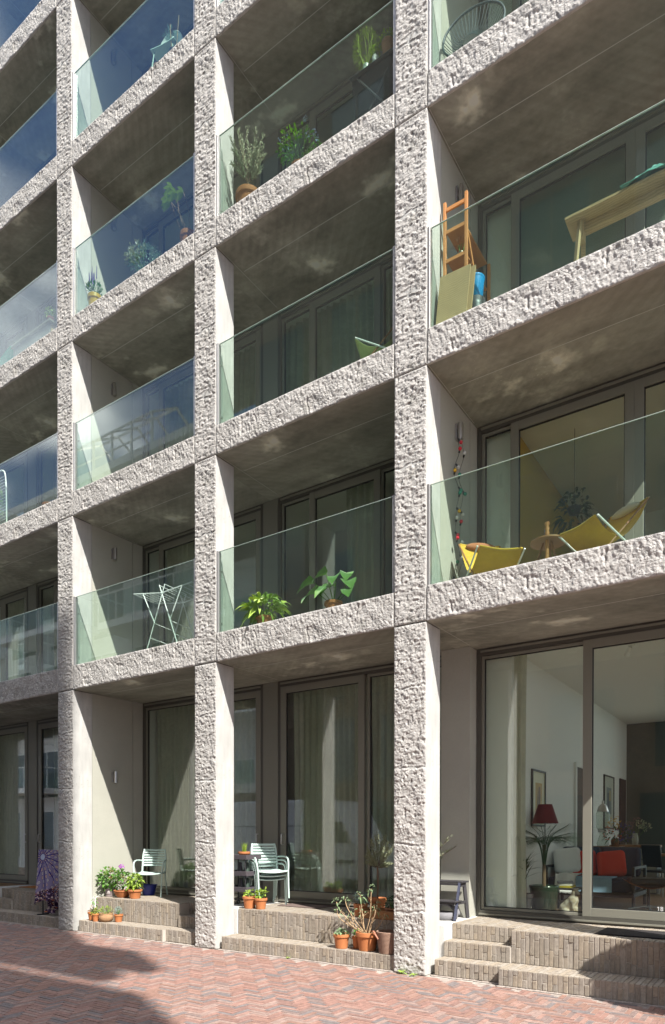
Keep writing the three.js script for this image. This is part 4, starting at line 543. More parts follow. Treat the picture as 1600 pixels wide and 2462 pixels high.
function hoopChair(label, pos, turn, m, rad, h, n, group) { // string chair: an oval hoop with strings running to the seat
  const t = thing('string_chair', label, 'chair', pos, turn, group), hoop = [], N = 28, P = (a) => V(Math.cos(a) * rad, h + Math.sin(a) * rad * 0.95, -0.06 - 0.08 * Math.sin(a)); for (let i = 0; i < N; i++) hoop.push(P(i / N * 6.2832)); part(t, 'hoop', tube(hoop, 0.014, 60, 8, true), m);
  const st = []; for (let i = 0; i < n; i++) { const a = i / n * 6.2832, p = P(a), q = V(Math.cos(a) * 0.1, h - rad * 0.78 + Math.sin(a) * 0.05, 0.05 + 0.07 * Math.sin(a)); st.push(tube([p, p.clone().lerp(q, 0.5).add(V(0, -0.03, -0.06)), q], 0.0035, 6, 4)); } part(t, 'strings', st, m);
  for (const [x, z] of [[-0.2, 0.15], [0.2, 0.15], [0, -0.3]]) part(t, 'leg', rod(V(x * 0.5, h - rad * 0.72, z * 0.4), V(x * 1.2, 0.0, z * 1.2), 0.01), C.black); return t;
}
hoopChair('grey string chair with a round hoop back at the top right balcony', [0.44, T(3), -0.33], 0.15, mat('slate_cord', 0.055, 0.075, 0.085, 0.6), 0.38, 0.585, 46);
{ // oval pale chair + bamboo, fourth floor
  const t = thing('oval_back_chair', 'pale mint chair with an oval shell back on the high balcony', 'chair', [-4.84, T(4), -0.33], 0.2), m = C.mint; part(t, 'back_shell', sheet(1, 1, (s, u) => { const a = (s - 0.5) * 2, w = 0.25 * Math.sqrt(Math.max(0.02, 1 - (u * 1.0) ** 3)); return V(a * w, 0.44 + 0.46 * u, -0.10 + 0.08 * a * a - 0.03 * u); }, 14, 14, 0.012), m); part(t, 'seat', sheet(1, 1, (s, u) => V((s - 0.5) * 0.46, 0.44 - 0.02 * Math.sin(Math.PI * s), mix(-0.13, 0.2, u)), 8, 8, 0.02), m); for (const [x, z] of [[-0.22, -0.16], [0.22, -0.16], [-0.22, 0.2], [0.22, 0.2]]) part(t, 'leg', rod(V(x * 0.8, 0.44, z * 0.8), V(x, 0, z), 0.012), m);
  const b = thing('bamboo_canes', 'thin bamboo canes and shoots in a pot beside the oval chair', 'potted plant', [-4.58, T(4), -0.20]); potPart(b, 0.09, 0.22, { mat: C.dark }); part(b, 'canes', [rod(V(0.03, 0.15, 0), V(0.10, 0.74, 0), 0.006), rod(V(-0.04, 0.15, 0.02), V(-0.08, 0.70, 0.02), 0.006)], C.twig); part(b, 'foliage', new Leaves().bush(36, V(-0.13, 0.58, 0.0), V(0.08, 0.14, 0.04), 0.07, 0.014, { up: 1 }).build(), C.leafB);
  one('rattan_chair_back', [sheet(1, 1, (s, u) => { const a = (s - 0.5) * 2; return V(a * 0.28, mix(0.0, 0.55 * Math.sqrt(Math.max(0, 1 - a * a * 0.96)), u), -0.05 - 0.06 * (1 - a * a)); }, 16, 8, 0.02)], C.oak, 'rounded brown chair back peeping over the beam edge', 'chair', [-5.22, T(4), -0.22]);
}
{ // black folding table
  const t = thing('black_folding_table', 'black folding table carrying herbs on the upper balcony', 'table', [-0.85, T(3), -0.42]); part(t, 'top', [rbox(-0.37, 0.34, 0.79, 0.812, -0.27, 0.25, 0.01)], C.black); for (const z of [-0.2, 0.18]) { part(t, 'leg', rod(V(-0.32, 0, z), V(0.26, 0.79, z), 0.012), C.dark); part(t, 'leg', rod(V(0.3, 0, z + 0.03), V(-0.28, 0.79, z + 0.03), 0.012), C.dark); } part(t, 'drop_leaf', [put(rbox(-0.36, 0.33, -0.42, 0, -0.009, 0.009, 0.004), 0, 0.788, 0.20, 0.16)], C.black);
}
{ // drying rack
  const t = thing('drying_rack', 'white wire clothes drying rack folded out behind the glass', 'drying rack', [-5.02, T(1), -0.56], 0.12), m = mat('white_wire', 0.78, 0.79, 0.78, 0.4), g = [], H = 0.92, w = 0.27;
  const leg = (x0, y0, x1, y1, z) => rod(V(x0, y0, z), V(x1, y1, z), 0.009, 0.009, 6);
  for (const z of [-w, w]) { part(t, 'leg', leg(-0.36, 0.0, 0.06, 1.12, z), m); part(t, 'leg', leg(0.36, 0.0, -0.06, 1.12, z), m); part(t, 'wing_arm', leg(-0.62, 1.06, 0, 0.98, z), m); part(t, 'wing_arm', leg(0.62, 1.06, 0, 0.98, z), m); part(t, 'wing_strut', leg(-0.42, 1.04, -0.16, 0.5, z), m); part(t, 'wing_strut', leg(0.42, 1.04, 0.16, 0.5, z), m); }
  for (let i = 0; i <= 12; i++) { const x = -0.62 + i * 1.24 / 12, y = 0.98 + 0.08 * Math.abs(x) / 0.62; part(t, 'wire', rod(V(x, y, -w), V(x, y, w), 0.004, 0.004, 5), m); } for (const [x, y] of [[-0.36, 0.012], [0.36, 0.012], [-0.26, 0.27], [0.26, 0.27], [-0.17, 0.5], [0.17, 0.5], [-0.06, 1.115], [0.06, 1.115]]) part(t, 'wire', rod(V(x, y, -w), V(x, y, w), 0.006, 0.006, 5), m);
}
{ // far left balconies
  const t = thing('grey_bench', 'grey plank bench at the edge of the far left balcony', 'bench', [-8.5, T(3), -0.26]); part(t, 'plank', [rbox(-0.66, 0.66, 0.38, 0.415, -0.14, 0.14, 0.004)], mat('grey_wood', 0.35, 0.32, 0.27, 0.7, { map: tWood })); part(t, 'apron', [rbox(-0.6, 0.6, 0.16, 0.375, 0.08, 0.10, 0.003)], mat('grey_board', 0.27, 0.26, 0.27, 0.7, { map: tWood })); for (const x of [-0.58, 0.58]) part(t, 'leg', [rbox(x - 0.02, x + 0.02, 0, 0.379, -0.1, 0.06, 0.003)], C.birch);
  one('green_cloth', sheet(1, 1, (s, u) => V((s - 0.5) * 0.5, 0.30 - 0.16 * (1 - s) + 0.07 * Math.sin(u * 3.1) * (1 + 0.4 * noise(s * 6, u * 6, 1)), (u - 0.5) * 0.26), 20, 14, 0.01), mat('emerald_cloth', 0.05, 0.48, 0.33, 0.9, { map: tCloth }), 'bright green cloth hanging at the end of the grey bench', 'cloth', [-9.36, T(3) + 0.06, -0.22]);
  const r = thing('white_wire_rack', 'white wire rack with a climbing plant at the left picture edge', 'rack', [-9.55, T(2), -0.22]); part(r, 'frame', [tube([V(0.1, 0, 0), V(0.04, 1.15, 0), V(-0.04, 1.24, 0), V(-0.5, 1.24, 0)], 0.014, 30, 8), rod(V(-0.5, 0, 0), V(-0.5, 1.24, 0), 0.014)], C.white); for (let i = 0; i < 17; i++) part(r, 'wire', rod(V(-0.5, 0.12 + i * 0.062, 0), V(0.09 - 0.003 * i, 0.12 + i * 0.062, 0), 0.004, 0.004, 5), C.white); part(r, 'climbing_leaves', new Leaves().bush(160, V(-0.14, 0.62, 0.05), V(0.14, 0.34, 0.05), 0.08, 0.022).build(), C.leafY);
  one('terracotta_saucer', lathe([[0.001, 0], [0.12, 0], [0.15, 0.09], [0.14, 0.09], [0.11, 0.015], [0.001, 0.015]]), C.terra, 'terracotta dish behind the glass at the balcony edge', 'dish', [-7.95, T(2), -0.2]);
}
{ // patterned throw over a rail at the shaded door
  const c = document.createElement('canvas'); c.width = 512; c.height = 768; const x = c.getContext('2d'), Q = rngOf(5); x.fillStyle = '#7d7393'; x.fillRect(0, 0, 512, 768); const cx = 90, cy = 110;
  for (let ring = 1; ring < 12; ring++) { const r = ring * 62, k = 8 + ring * 3; for (let i = 0; i < k; i++) { const a = i / k * 6.283 + (ring % 2) * 0.2; x.fillStyle = ring > 8 ? '#3a2440' : ring % 2 ? '#c4a98c' : '#b5b0a8'; x.beginPath(); x.ellipse(cx + Math.cos(a) * r, cy + Math.sin(a) * r, 26, 20, a, 0, 6.3); x.fill(); x.strokeStyle = '#4c3a6a'; x.lineWidth = 4; x.stroke(); x.beginPath(); x.arc(cx + Math.cos(a) * r, cy + Math.sin(a) * r, 9, 0, 6.3); x.strokeStyle = '#73628c'; x.stroke(); } }
  x.strokeStyle = '#2a2070'; for (let i = 0; i < 16; i++) { const a = i / 16 * 6.283 + 0.1; x.lineWidth = 15; x.beginPath(); x.moveTo(cx + Math.cos(a) * 40, cy + Math.sin(a) * 40); x.quadraticCurveTo(cx + Math.cos(a + 0.06) * 260, cy + Math.sin(a + 0.06) * 260, cx + Math.cos(a + 0.16) * 500, cy + Math.sin(a + 0.16) * 500); x.stroke(); }
  x.save(); x.beginPath(); x.rect(0, 0, 512, 768); x.arc(cx, cy, 500, 0, 6.3, true); x.clip(); x.fillStyle = '#33203c'; x.fillRect(0, 0, 512, 768); for (let i = 0; i < 1500; i++) { x.fillStyle = ['#cdbcae', '#a48b95', '#b06a3c', '#6f5a86'][Math.floor(Q() * 4)]; x.beginPath(); x.arc(Q() * 512, Q() * 768, 3 + Q() * 6, 0, 6.3); x.fill(); } x.restore();
  x.fillStyle = '#a9b4c8'; x.beginPath(); x.arc(cx, cy, 44, 0, 6.3); x.fill();
  const tx = new THREE.CanvasTexture(c); tx.colorSpace = THREE.SRGBColorSpace; const m = new THREE.MeshStandardMaterial({ map: tx, roughness: 0.95, side: THREE.DoubleSide, name: 'mandala_cloth' });
  const t = thing('patterned_throw', 'purple and cream mandala throw hung over a rail by the shaded steps', 'throw', [-7.92, Y1, -0.2]);
  const fold = (s, y) => 0.03 * Math.sin(s * 17 + y * 1.5) * (0.35 + (1.25 - y)) + 0.02 * Math.sin(s * 31);
  part(t, 'front_cloth', sheet(1, 1, (s, u) => { const h = mix(1.06, 0.86, smooth(0.3, 1, s)) - 0.1 * Math.sin(s * 5); const y = 1.25 - u * h; return V(mix(-0.37, 0.47, s) - 0.05 * u * (1 - s), y, 0.04 + fold(s, y) * u + 0.03 * u); }, 60, 40, 0.006), m);
  { const p = t.children[0].geometry.attributes.uv; for (let i = 0; i < p.count; i++) p.setXY(i, p.getX(i), 1 - p.getY(i)); }
  part(t, 'back_cloth', sheet(1, 1, (s, u) => { const y = 1.25 - u * 1.2; return V(mix(-0.30, -0.02, s) + 0.12 * u, Math.max(0.02, y), -0.03 - 0.02 * u + fold(s, y) * u * 0.5 + (y < 0.1 ? 0.08 : 0)); }, 30, 30, 0.006), m);
  { const p = t.children[1].geometry.attributes.uv; for (let i = 0; i < p.count; i++) p.setXY(i, p.getX(i) * 0.4 + 0.5, 1 - p.getY(i)); }
  const r = thing('black_rail', 'black metal rail standing under the patterned throw', 'rail', [-7.92, Y1, -0.2]); part(r, 'bar', rod(V(-0.4, 1.235, 0.005), V(0.5, 1.235, 0.005), 0.012), C.black); for (const q of [-0.3, 0.44]) part(r, 'post', [rod(V(q, 0, 0.0), V(q, 1.235, 0.005), 0.012), rod(V(q, 0.012, -0.12), V(q, 0.012, 0.12), 0.012)], C.black);
}

// ---------------------------------------------------------------- curtains and the rooms behind the glass
function curtain(label, x0, x1, y0, y1, z, m, amp = 0.035, wave = 0.13) { const ph = rr(0, 6); one('curtain', sheet(1, 1, (s, u) => { const x = mix(x0, x1, s), y = mix(y0, y1, u); return V(x + 0.01 * Math.sin(u * 4 + s * 9), y, z + amp * Math.sin(x * 6.283 / wave + ph + 0.9 * Math.sin(x * 7 + ph)) * (0.75 + 0.25 * (1 - u)) + 0.02 * noise(x * 3, u * 2, ph)); }, Math.round((x1 - x0) / 0.012), 8, 0.002), m, label, 'curtain', [0, 0, 0], 0, 'curtains behind the windows'); }
const F0 = TER + 0.052;
curtain('cream curtain drawn to the left of the tall living room window', 0.12, 0.62, F0, 4.28, -1.86, C.curtainL);
curtain('grey green curtain across the window behind the single mint chair', -6.85, -4.9, F0, 4.28, -1.86, C.curtain);
curtain('sheer grey green curtain behind the stacked chairs and glass door', -4.85, -3.9, F0, 4.28, -1.86, C.curtain);
curtain('grey green curtain behind the wide glass door', -3.45, -1.95, F0, 4.28, -1.88, C.curtain);
curtain('grey green curtain behind the olive tree', -1.85, -0.5, F0, 4.28, -1.86, C.curtain);
curtain('sheer curtain behind the shaded left door', -12.6, -11.15, F0, 4.28, -1.86, C.curtainL);
curtain('sheer curtain right of the shaded door pier', -10.3, -9.2, F0, 4.28, -1.86, C.curtain);
curtain('long curtain across the second floor window behind the lime chair', -6.8, -0.6, T(2) + 0.06, B(3) - 0.03, -1.88, C.curtain);
curtain('bundled curtain behind the monstera leaves', -2.35, -1.75, T(1) + 0.06, B(2) - 0.03, -1.88, C.curtain);
curtain('curtain behind the window over the drying rack', -6.6, -5.6, T(1) + 0.06, B(2) - 0.03, -1.88, C.curtainL);
curtain('curtain at the first floor left door', -12.4, -11.2, T(1) + 0.06, B(2) - 0.03, -1.88, C.curtainL);
one('roller_blind', [box(0.15, 6.4, T(2) + 0.4, B(3) - 0.05, -1.80, -1.792)], mat('grey_blind', 0.30, 0.36, 0.32, 0.9, { transmission: 0.3, thickness: 0 }), 'grey green blinds lowered behind the birch bench', 'blind');
one('roller_blind', [box(-3.3, -0.6, T(3) + 0.06, B(4) - 0.05, -1.82, -1.812)], mat('green_blind', 0.16, 0.19, 0.165, 0.9, { transmission: 0.2, thickness: 0 }), 'dark blind behind the blue flowered plant', 'blind');
// yellow wall on the first floor room with the hanging plant
part(house, 'yellow_wall', box(0.452, 0.46, T(1) + 0.05, B(2) - 0.03, -5.5, -1.76), mat('yellow_wall_paint', 0.62, 0.40, 0.06, 0.85));
{ const t = thing('hanging_plant', 'dark leafy plant hanging in the first floor room', 'hanging plant', [1.15, 6.2, -2.3]); part(t, 'basket', lathe([[0.001, 0], [0.07, 0.01], [0.1, 0.09], [0.09, 0.1]], 16), C.dark); part(t, 'cord', rod(V(0, 0.1, 0), V(0, 1.2, 0), 0.004), C.black); part(t, 'foliage', new Leaves().bush(130, V(0, 0.02, 0), V(0.2, 0.32, 0.2), 0.16, 0.05, { droop: 0.8 }).build(), C.leafD); }
// -- the ground floor living room
const wallX = 0.452;
function picture(label, z0, z1, y0, y1, fn) { const c = document.createElement('canvas'); c.width = 128; c.height = 192; fn(c.getContext('2d')); const tx = new THREE.CanvasTexture(c); tx.colorSpace = THREE.SRGBColorSpace; const t = thing('framed_picture', label, 'picture', [wallX, 0, 0], 0, 'pictures on the living room wall'), w = 0.03; part(t, 'frame', [rbox(0, 0.03, y0, y1, z0, z0 + w, 0.003), rbox(0, 0.03, y0, y1, z1 - w, z1, 0.003), rbox(0, 0.03, y0, y0 + w, z0 + w, z1 - w, 0.003), rbox(0, 0.03, y1 - w, y1, z0 + w, z1 - w, 0.003)], C.black); part(t, 'print', new THREE.PlaneGeometry(z1 - z0 - 2 * w, y1 - y0 - 2 * w).rotateY(Math.PI / 2).translate(0.014, (y0 + y1) / 2, (z0 + z1) / 2), new THREE.MeshStandardMaterial({ map: tx, roughness: 0.5, side: THREE.DoubleSide })); }
picture('black framed ochre print above the red lamp', -3.25, -2.6, 1.86, 2.72, (x) => { x.fillStyle = '#cfc9a8'; x.fillRect(0, 0, 128, 192); x.fillStyle = '#b08a3c'; x.fillRect(30, 40, 70, 120); x.fillStyle = '#6a4722'; x.beginPath(); x.ellipse(66, 100, 16, 48, 0.1, 0, 6.3); x.fill(); x.fillStyle = '#8f6a30'; x.fillRect(58, 60, 10, 90); });
picture('black framed grey blue print further along the wall', -8.1, -7.2, 1.86, 2.98, (x) => { x.fillStyle = '#b9bcb0'; x.fillRect(0, 0, 128, 192); x.fillStyle = '#7a8588'; x.fillRect(30, 40, 68, 100); x.fillStyle = '#515a66'; x.fillRect(40, 60, 30, 60); x.fillStyle = '#a89a76'; x.fillRect(66, 50, 26, 40); });
part(house, 'room_door', [box(wallX, wallX + 0.03, F0, 2.95, -5.9, -5.05)], mat('dark_oak_door', 0.10, 0.045, 0.022, 0.6, { map: tWood })); part(house, 'room_door', [box(wallX, wallX + 0.03, F0, 3.0, -9.3, -8.7)], mat('dark_door', 0.035, 0.012, 0.014, 0.6));
part(house, 'door_frame', [box(wallX, wallX + 0.04, F0, 3.03, -5.05, -4.98), box(wallX, wallX + 0.04, F0, 3.03, -5.97, -5.9), box(wallX, wallX + 0.04, 2.951, 3.03, -5.9, -5.05)], C.white);
{ const t = thing('red_floor_lamp', 'floor lamp with a conical dark red shade', 'lamp', [0.68, F0, -2.55]); part(t, 'shade', lathe([[0.10, 1.54], [0.19, 1.26], [0.188, 1.262], [0.098, 1.54]], 28), mat('red_shade', 0.22, 0.022, 0.022, 0.9, { transmission: 0.2, thickness: 0 })); part(t, 'stand', [rod(V(0, 0, 0), V(0, 1.45, 0), 0.01), new THREE.CylinderGeometry(0.13, 0.14, 0.02, 24).translate(0, 0.01, 0)], C.alu); }
function palm(label, pos, h, n, len, m) { const t = thing('palm', label, 'potted plant', pos, 0, 'indoor palms'), L = new Leaves(), s = []; const cr = V(0, h, 0); for (let i = 0; i < n; i++) { const a = i / n * 6.283 * 1.6, e = V(Math.cos(a) * len * 0.6, h + rr(0.05, 0.5, PR) * len, Math.sin(a) * len * 0.6), p = [cr.clone().add(V(0, -h * 0.45, 0)), cr.clone().lerp(e, 0.3), e.clone().add(V(0, -0.02, 0))], cv = new THREE.CatmullRomCurve3(p); s.push(new THREE.TubeGeometry(cv, 10, 0.004, 4)); for (let k = 0; k < 16; k++) { const q = cv.getPoint(0.4 + 0.6 * k / 15), d = cv.getTangent(0.4 + 0.6 * k / 15), sd = V(-d.z, 0, d.x).normalize(); for (const w of [-1, 1]) L.add(q, d.clone().addScaledVector(sd, w * 1.0), len * 0.42, 0.016, 0.4, 0, 2); } } part(t, 'stalks', s, C.leafD); part(t, 'fronds', L.build(), m); return t; }
{ const t = palm('tall feathery palm in the dark green pot beside the lamp', [0.76, F0, -2.25], 0.98, 17, 0.6, C.leafD); part(t, 'pot', lathe([[0.001, 0.002], [0.17, 0], [0.2, 0.33], [0.21, 0.34], [0.21, 0.37], [0.19, 0.37], [0.18, 0.3]]), mat('green_glaze', 0.03, 0.05, 0.035, 0.12)); part(t, 'trunk', rod(V(0, 0.25, 0), V(0, 0.95, 0), 0.03, 0.02), C.bark); }
{ const t = thing('yucca', 'dark spiky yucca left of the palm', 'potted plant', [0.56, F0, -2.0]); potPart(t, 0.12, 0.26, { mat: C.dark }); const L = new Leaves(); for (let i = 0; i < 46; i++) { const a = PR() * 6.28; L.add(V(0, rr(0.4, 0.7, PR), 0), V(Math.cos(a), rr(0.2, 2.4, PR), Math.sin(a)), rr(0.3, 0.45, PR), 0.03, 0.3, 0, 2); } part(t, 'leaves', L.build(), C.leafD); part(t, 'trunk', rod(V(0, 0.2, 0), V(0, 0.7, 0), 0.03, 0.025), C.bark); }
{ const t = thing('navy_sofa', 'low navy sofa on a dark frame facing the window', 'sofa', [1.74, F0, -4.15], -Math.PI / 2), n = mat('navy_wool', 0.03, 0.042, 0.085, 0.95, { map: tCloth }), d = mat('wenge', 0.02, 0.014, 0.012, 0.5), L = 1.22;
  part(t, 'seat_cushion', rbox(0.05, 0.95, 0.24, 0.44, 0, L, 0.05, 3), n); part(t, 'back_cushion', rbox(0.0, 0.2, 0.44, 0.90, 0.02, L / 2 - 0.01, 0.06, 3), n); part(t, 'back_cushion', rbox(0.0, 0.2, 0.44, 0.90, L / 2 + 0.01, L, 0.06, 3), n); part(t, 'seat_frame', rbox(0.0, 1.0, 0.17, 0.235, -0.05, L + 0.05), d);
  for (const z of [-0.05, L + 0.01]) { part(t, 'arm_rail', rbox(0, 0.95, 0.58, 0.62, z, z + 0.04), d); for (const x of [0.03, 0.92]) part(t, 'leg', rbox(x - 0.03, x + 0.03, 0, 0.58, z - 0.001, z + 0.041), d); }
  const cush = (label, x, y, z, m, s = 0.21) => one('cushion', put(new RoundedBoxGeometry(s * 2, s * 2, 0.15, 4, 0.07), 0, 0, 0, -0.35, 0, 0.12), m, label, 'cushion', [x, y, z], 0.1, 'cushions on the sofa'); const red = mat('red_velvet', 0.60, 0.035, 0.012, 0.9);
  cush('red cushion at the left end of the navy sofa beside the white one', 0.92, F0 + 0.64, -3.72, red); cush('red cushion at the right end of the navy sofa', 1.36, F0 + 0.64, -3.70, red); cush('white patterned cushion beside the palm', 0.70, F0 + 0.68, -3.66, C.white);
  one('throw_blanket', [rbox(0, 0.40, 0, 0.02, -0.26, 0.26, 0.008), rbox(0.385, 0.405, -0.26, 0.0, -0.26, 0.26, 0.008)], mat('sky_blue_wool', 0.26, 0.42, 0.56, 0.95, { map: tCloth }), 'pale blue blanket folded over the sofa edge', 'blanket', [1.22, F0 + 0.441, -3.56], -Math.PI / 2);
  one('throw_blanket', [sheet(1, 1, (s, u) => V(mix(0, 0.46, s), 0.03 + (s > 0.8 ? -(s - 0.8) * 1.4 : 0) + 0.025 * noise(s * 6, u * 8, 3), mix(-0.16, 0.16, u)), 20, 20, 0.015)], C.white, 'white shaggy blanket on the left end of the sofa', 'blanket', [0.80, F0 + 0.45, -3.60], -Math.PI / 2);
}
{ const t = thing('side_table', 'dark low side table with books behind the cat', 'table', [0.98, F0, -2.62]); part(t, 'top', [rbox(-0.2, 0.2, 0.30, 0.33, -0.2, 0.2)], C.dark); for (const [x, z] of [[-0.17, -0.17], [0.17, -0.17], [-0.17, 0.17], [0.17, 0.17]]) part(t, 'leg', [rbox(x - 0.015, x + 0.015, 0, 0.3, z - 0.015, z + 0.015)], C.dark); const bk = [[0.55, 0.42, 0.04], [0.6, 0.58, 0.5], [0.05, 0.05, 0.06]]; bk.forEach((c, i) => one('book', [rbox(-0.11, 0.11, 0, 0.028, -0.15, 0.15, 0.003)], mat('book_cover_' + i, ...c, 0.7), ['yellow book at the bottom of the pile', 'white book in the middle of the pile', 'black book on top of the pile'][i], 'book', [0.96, F0 + 0.331 + i * 0.0285, -2.6], i * 0.15, 'books on the side table')); }
{ // moulded plywood ottoman
  const t = thing('plywood_ottoman', 'black leather ottoman in a bent plywood shell', 'ottoman', [1.97, F0, -3.25], 0.3), ply = mat('walnut_ply', 0.32, 0.13, 0.05, 0.35, { map: tWood }); part(t, 'shell', sheet(1, 1, (s, u) => V(mix(-0.33, 0.33, s), 0.36 + 0.22 * (s - 0.5) ** 2 * 2 - 0.03, mix(-0.27, 0.27, u)), 16, 8, 0.014), ply); part(t, 'cushion', [rbox(-0.27, 0.27, 0.37, 0.47, -0.25, 0.25, 0.045, 3)], mat('black_leather', 0.015, 0.014, 0.014, 0.4)); part(t, 'column', rod(V(0, 0.06, 0), V(0, 0.33, 0), 0.02), C.black); for (const a of [0, 1.57, 3.14, 4.71]) part(t, 'foot', rod(V(0, 0.06, 0), V(Math.cos(a) * 0.27, 0.012, Math.sin(a) * 0.27), 0.014), C.steel);
}
{ const t = thing('sideboard', 'grey white drawer cabinet with a wooden top at the back of the room', 'sideboard', [1.2, F0, -6.5]), m = mat('putty_lacquer', 0.46, 0.44, 0.36, 0.6); part(t, 'top', uvm(rbox(-0.42, 0.42, 0.86, 0.91, -0.27, 0.27), 0.7), C.oak); for (let i = 0; i < 4; i++) { const y = 0.03 + i * 0.205, d = part(t, 'drawer', [rbox(-0.40, 0.40, y, y + 0.195, -0.24, 0.25, 0.004)], m); part(d, 'handle', tube([V(-0.08, y + 0.12, 0.25), V(0, y + 0.105, 0.28), V(0.08, y + 0.12, 0.25)], 0.006, 8, 5), C.steel); } part(t, 'carcass', [box(-0.41, 0.41, 0, 0.855, -0.26, 0.235)], C.dark);
  const v = thing('flower_vase', 'glass vase of pale hydrangea heads on the cabinet', 'vase', [1.2, F0 + 0.911, -6.45]); part(v, 'vase', lathe([[0.001, 0.002], [0.05, 0], [0.06, 0.1], [0.045, 0.2], [0.05, 0.22]], 16), mat('vase_glass', 0.4, 0.42, 0.36, 0.1)); for (const [x, y, z, c] of [[-0.12, 0.36, 0, 0], [0.1, 0.4, 0.05, 1], [0.02, 0.44, -0.05, 0], [0.2, 0.34, 0, 1]]) { part(v, 'flower_head', new Leaves().bush(70, V(x, y, z), V(0.085, 0.075, 0.085), 0.03, 0.025).build(), c ? mat('cream_petal', 0.52, 0.5, 0.32, 0.9) : mat('mauve_petal', 0.22, 0.13, 0.12, 0.9)); part(v, 'stem', rod(V(0, 0.05, 0), V(x, y, z), 0.004), C.leaf); }
  const d = thing('glass_dispenser', 'tall glass drinks dispenser on a low cabinet', 'jar', [0.94, F0 + 0.90, -5.0]); part(d, 'jar', lathe([[0.001, 0], [0.09, 0], [0.1, 0.05], [0.05, 0.2], [0.06, 0.26], [0.11, 0.32], [0.115, 0.56], [0.09, 0.62]], 20), mat('clear_glass', 0.8, 0.84, 0.8, 0.02, { transmission: 1, thickness: 0, ior: 1.5 })); part(d, 'lid', lathe([[0.10, 0.60], [0.07, 0.70], [0.02, 0.74], [0.02, 0.79], [0.001, 0.80]], 20), C.steel); part(d, 'band', lathe([[0.075, 0.24], [0.08, 0.25], [0.08, 0.29], [0.075, 0.3]], 20), C.steel);
  const k = thing('low_cabinet', 'dark cabinet with a wooden top behind the sofa', 'cabinet', [1.0, F0, -5.0]); part(k, 'body', [rbox(-0.24, 0.24, 0.06, 0.888, -0.2, 0.2)], C.dark); part(k, 'top', [rbox(-0.26, 0.26, 0.889, 0.899, -0.22, 0.22)], C.oak);
  const b = thing('bouquet', 'mixed bouquet with blue delphinium and orange flowers', 'flowers', [1.16, F0 + 0.90, -4.92]); part(b, 'vase', lathe([[0.001, 0.002], [0.06, 0], [0.07, 0.08], [0.05, 0.14]], 16), mat('amber_vase', 0.2, 0.08, 0.02, 0.2)); part(b, 'foliage', new Leaves().bush(90, V(0.02, 0.2, 0), V(0.2, 0.12, 0.15), 0.09, 0.03).build(), C.leafD); part(b, 'blue_flowers', new Leaves().bush(110, V(0.16, 0.24, 0.05), V(0.16, 0.16, 0.08), 0.03, 0.02).build(), mat('delphinium', 0.07, 0.07, 0.30, 0.8)); part(b, 'orange_flowers', new Leaves().bush(60, V(-0.02, 0.22, 0.1), V(0.16, 0.14, 0.06), 0.035, 0.025).build(), mat('orange_petal', 0.55, 0.12, 0.03, 0.8)); part(b, 'yellow_flowers', new Leaves().bush(50, V(0.0, 0.42, 0.02), V(0.1, 0.09, 0.06), 0.04, 0.03).build(), mat('gold_petal', 0.62, 0.36, 0.03, 0.5));
  const q = thing('desk', 'wooden desk with a black frame at the right edge of the room', 'desk', [1.92, F0, -6.6]); part(q, 'top', uvm(rbox(-0.45, 0.6, 0.70, 0.745, -0.35, 0.35), 0.7), C.oak); for (const [x, z] of [[-0.4, -0.3], [0.55, -0.3], [-0.4, 0.3], [0.55, 0.3]]) part(q, 'leg', [rbox(x - 0.025, x + 0.025, 0, 0.70, z - 0.025, z + 0.025)], C.black);
  const l = thing('black_desk_chair', 'black chair pushed to the desk', 'chair', [1.72, F0, -6.0], 2.6); part(l, 'seat', [rbox(-0.22, 0.22, 0.42, 0.46, -0.22, 0.22, 0.015)], C.black); part(l, 'backrest', [put(rbox(-0.2, 0.2, 0, 0.4, -0.012, 0.012, 0.01), 0, 0.52, -0.21, -0.15)], C.black); for (const [x, z] of [[-0.2, -0.2], [0.2, -0.2], [-0.2, 0.2], [0.2, 0.2]]) part(l, 'leg', rod(V(x, 0.43, z), V(x * 1.1, 0, z * 1.1), 0.012), C.steel);
}
{ const t = thing('ceiling_spotlight', 'small white spotlight on the living room ceiling', 'lamp', [1.87, 4.31, -2.45]); part(t, 'base', new THREE.CylinderGeometry(0.05, 0.05, 0.02, 18).translate(0, -0.012, 0), C.white); part(t, 'head', put(new THREE.CylinderGeometry(0.03, 0.035, 0.12, 16), -0.03, -0.09, 0.02, 0.4, 0, -0.5), C.white); part(t, 'arm', rod(V(0, -0.02, 0), V(-0.02, -0.06, 0.01), 0.008), C.white); }
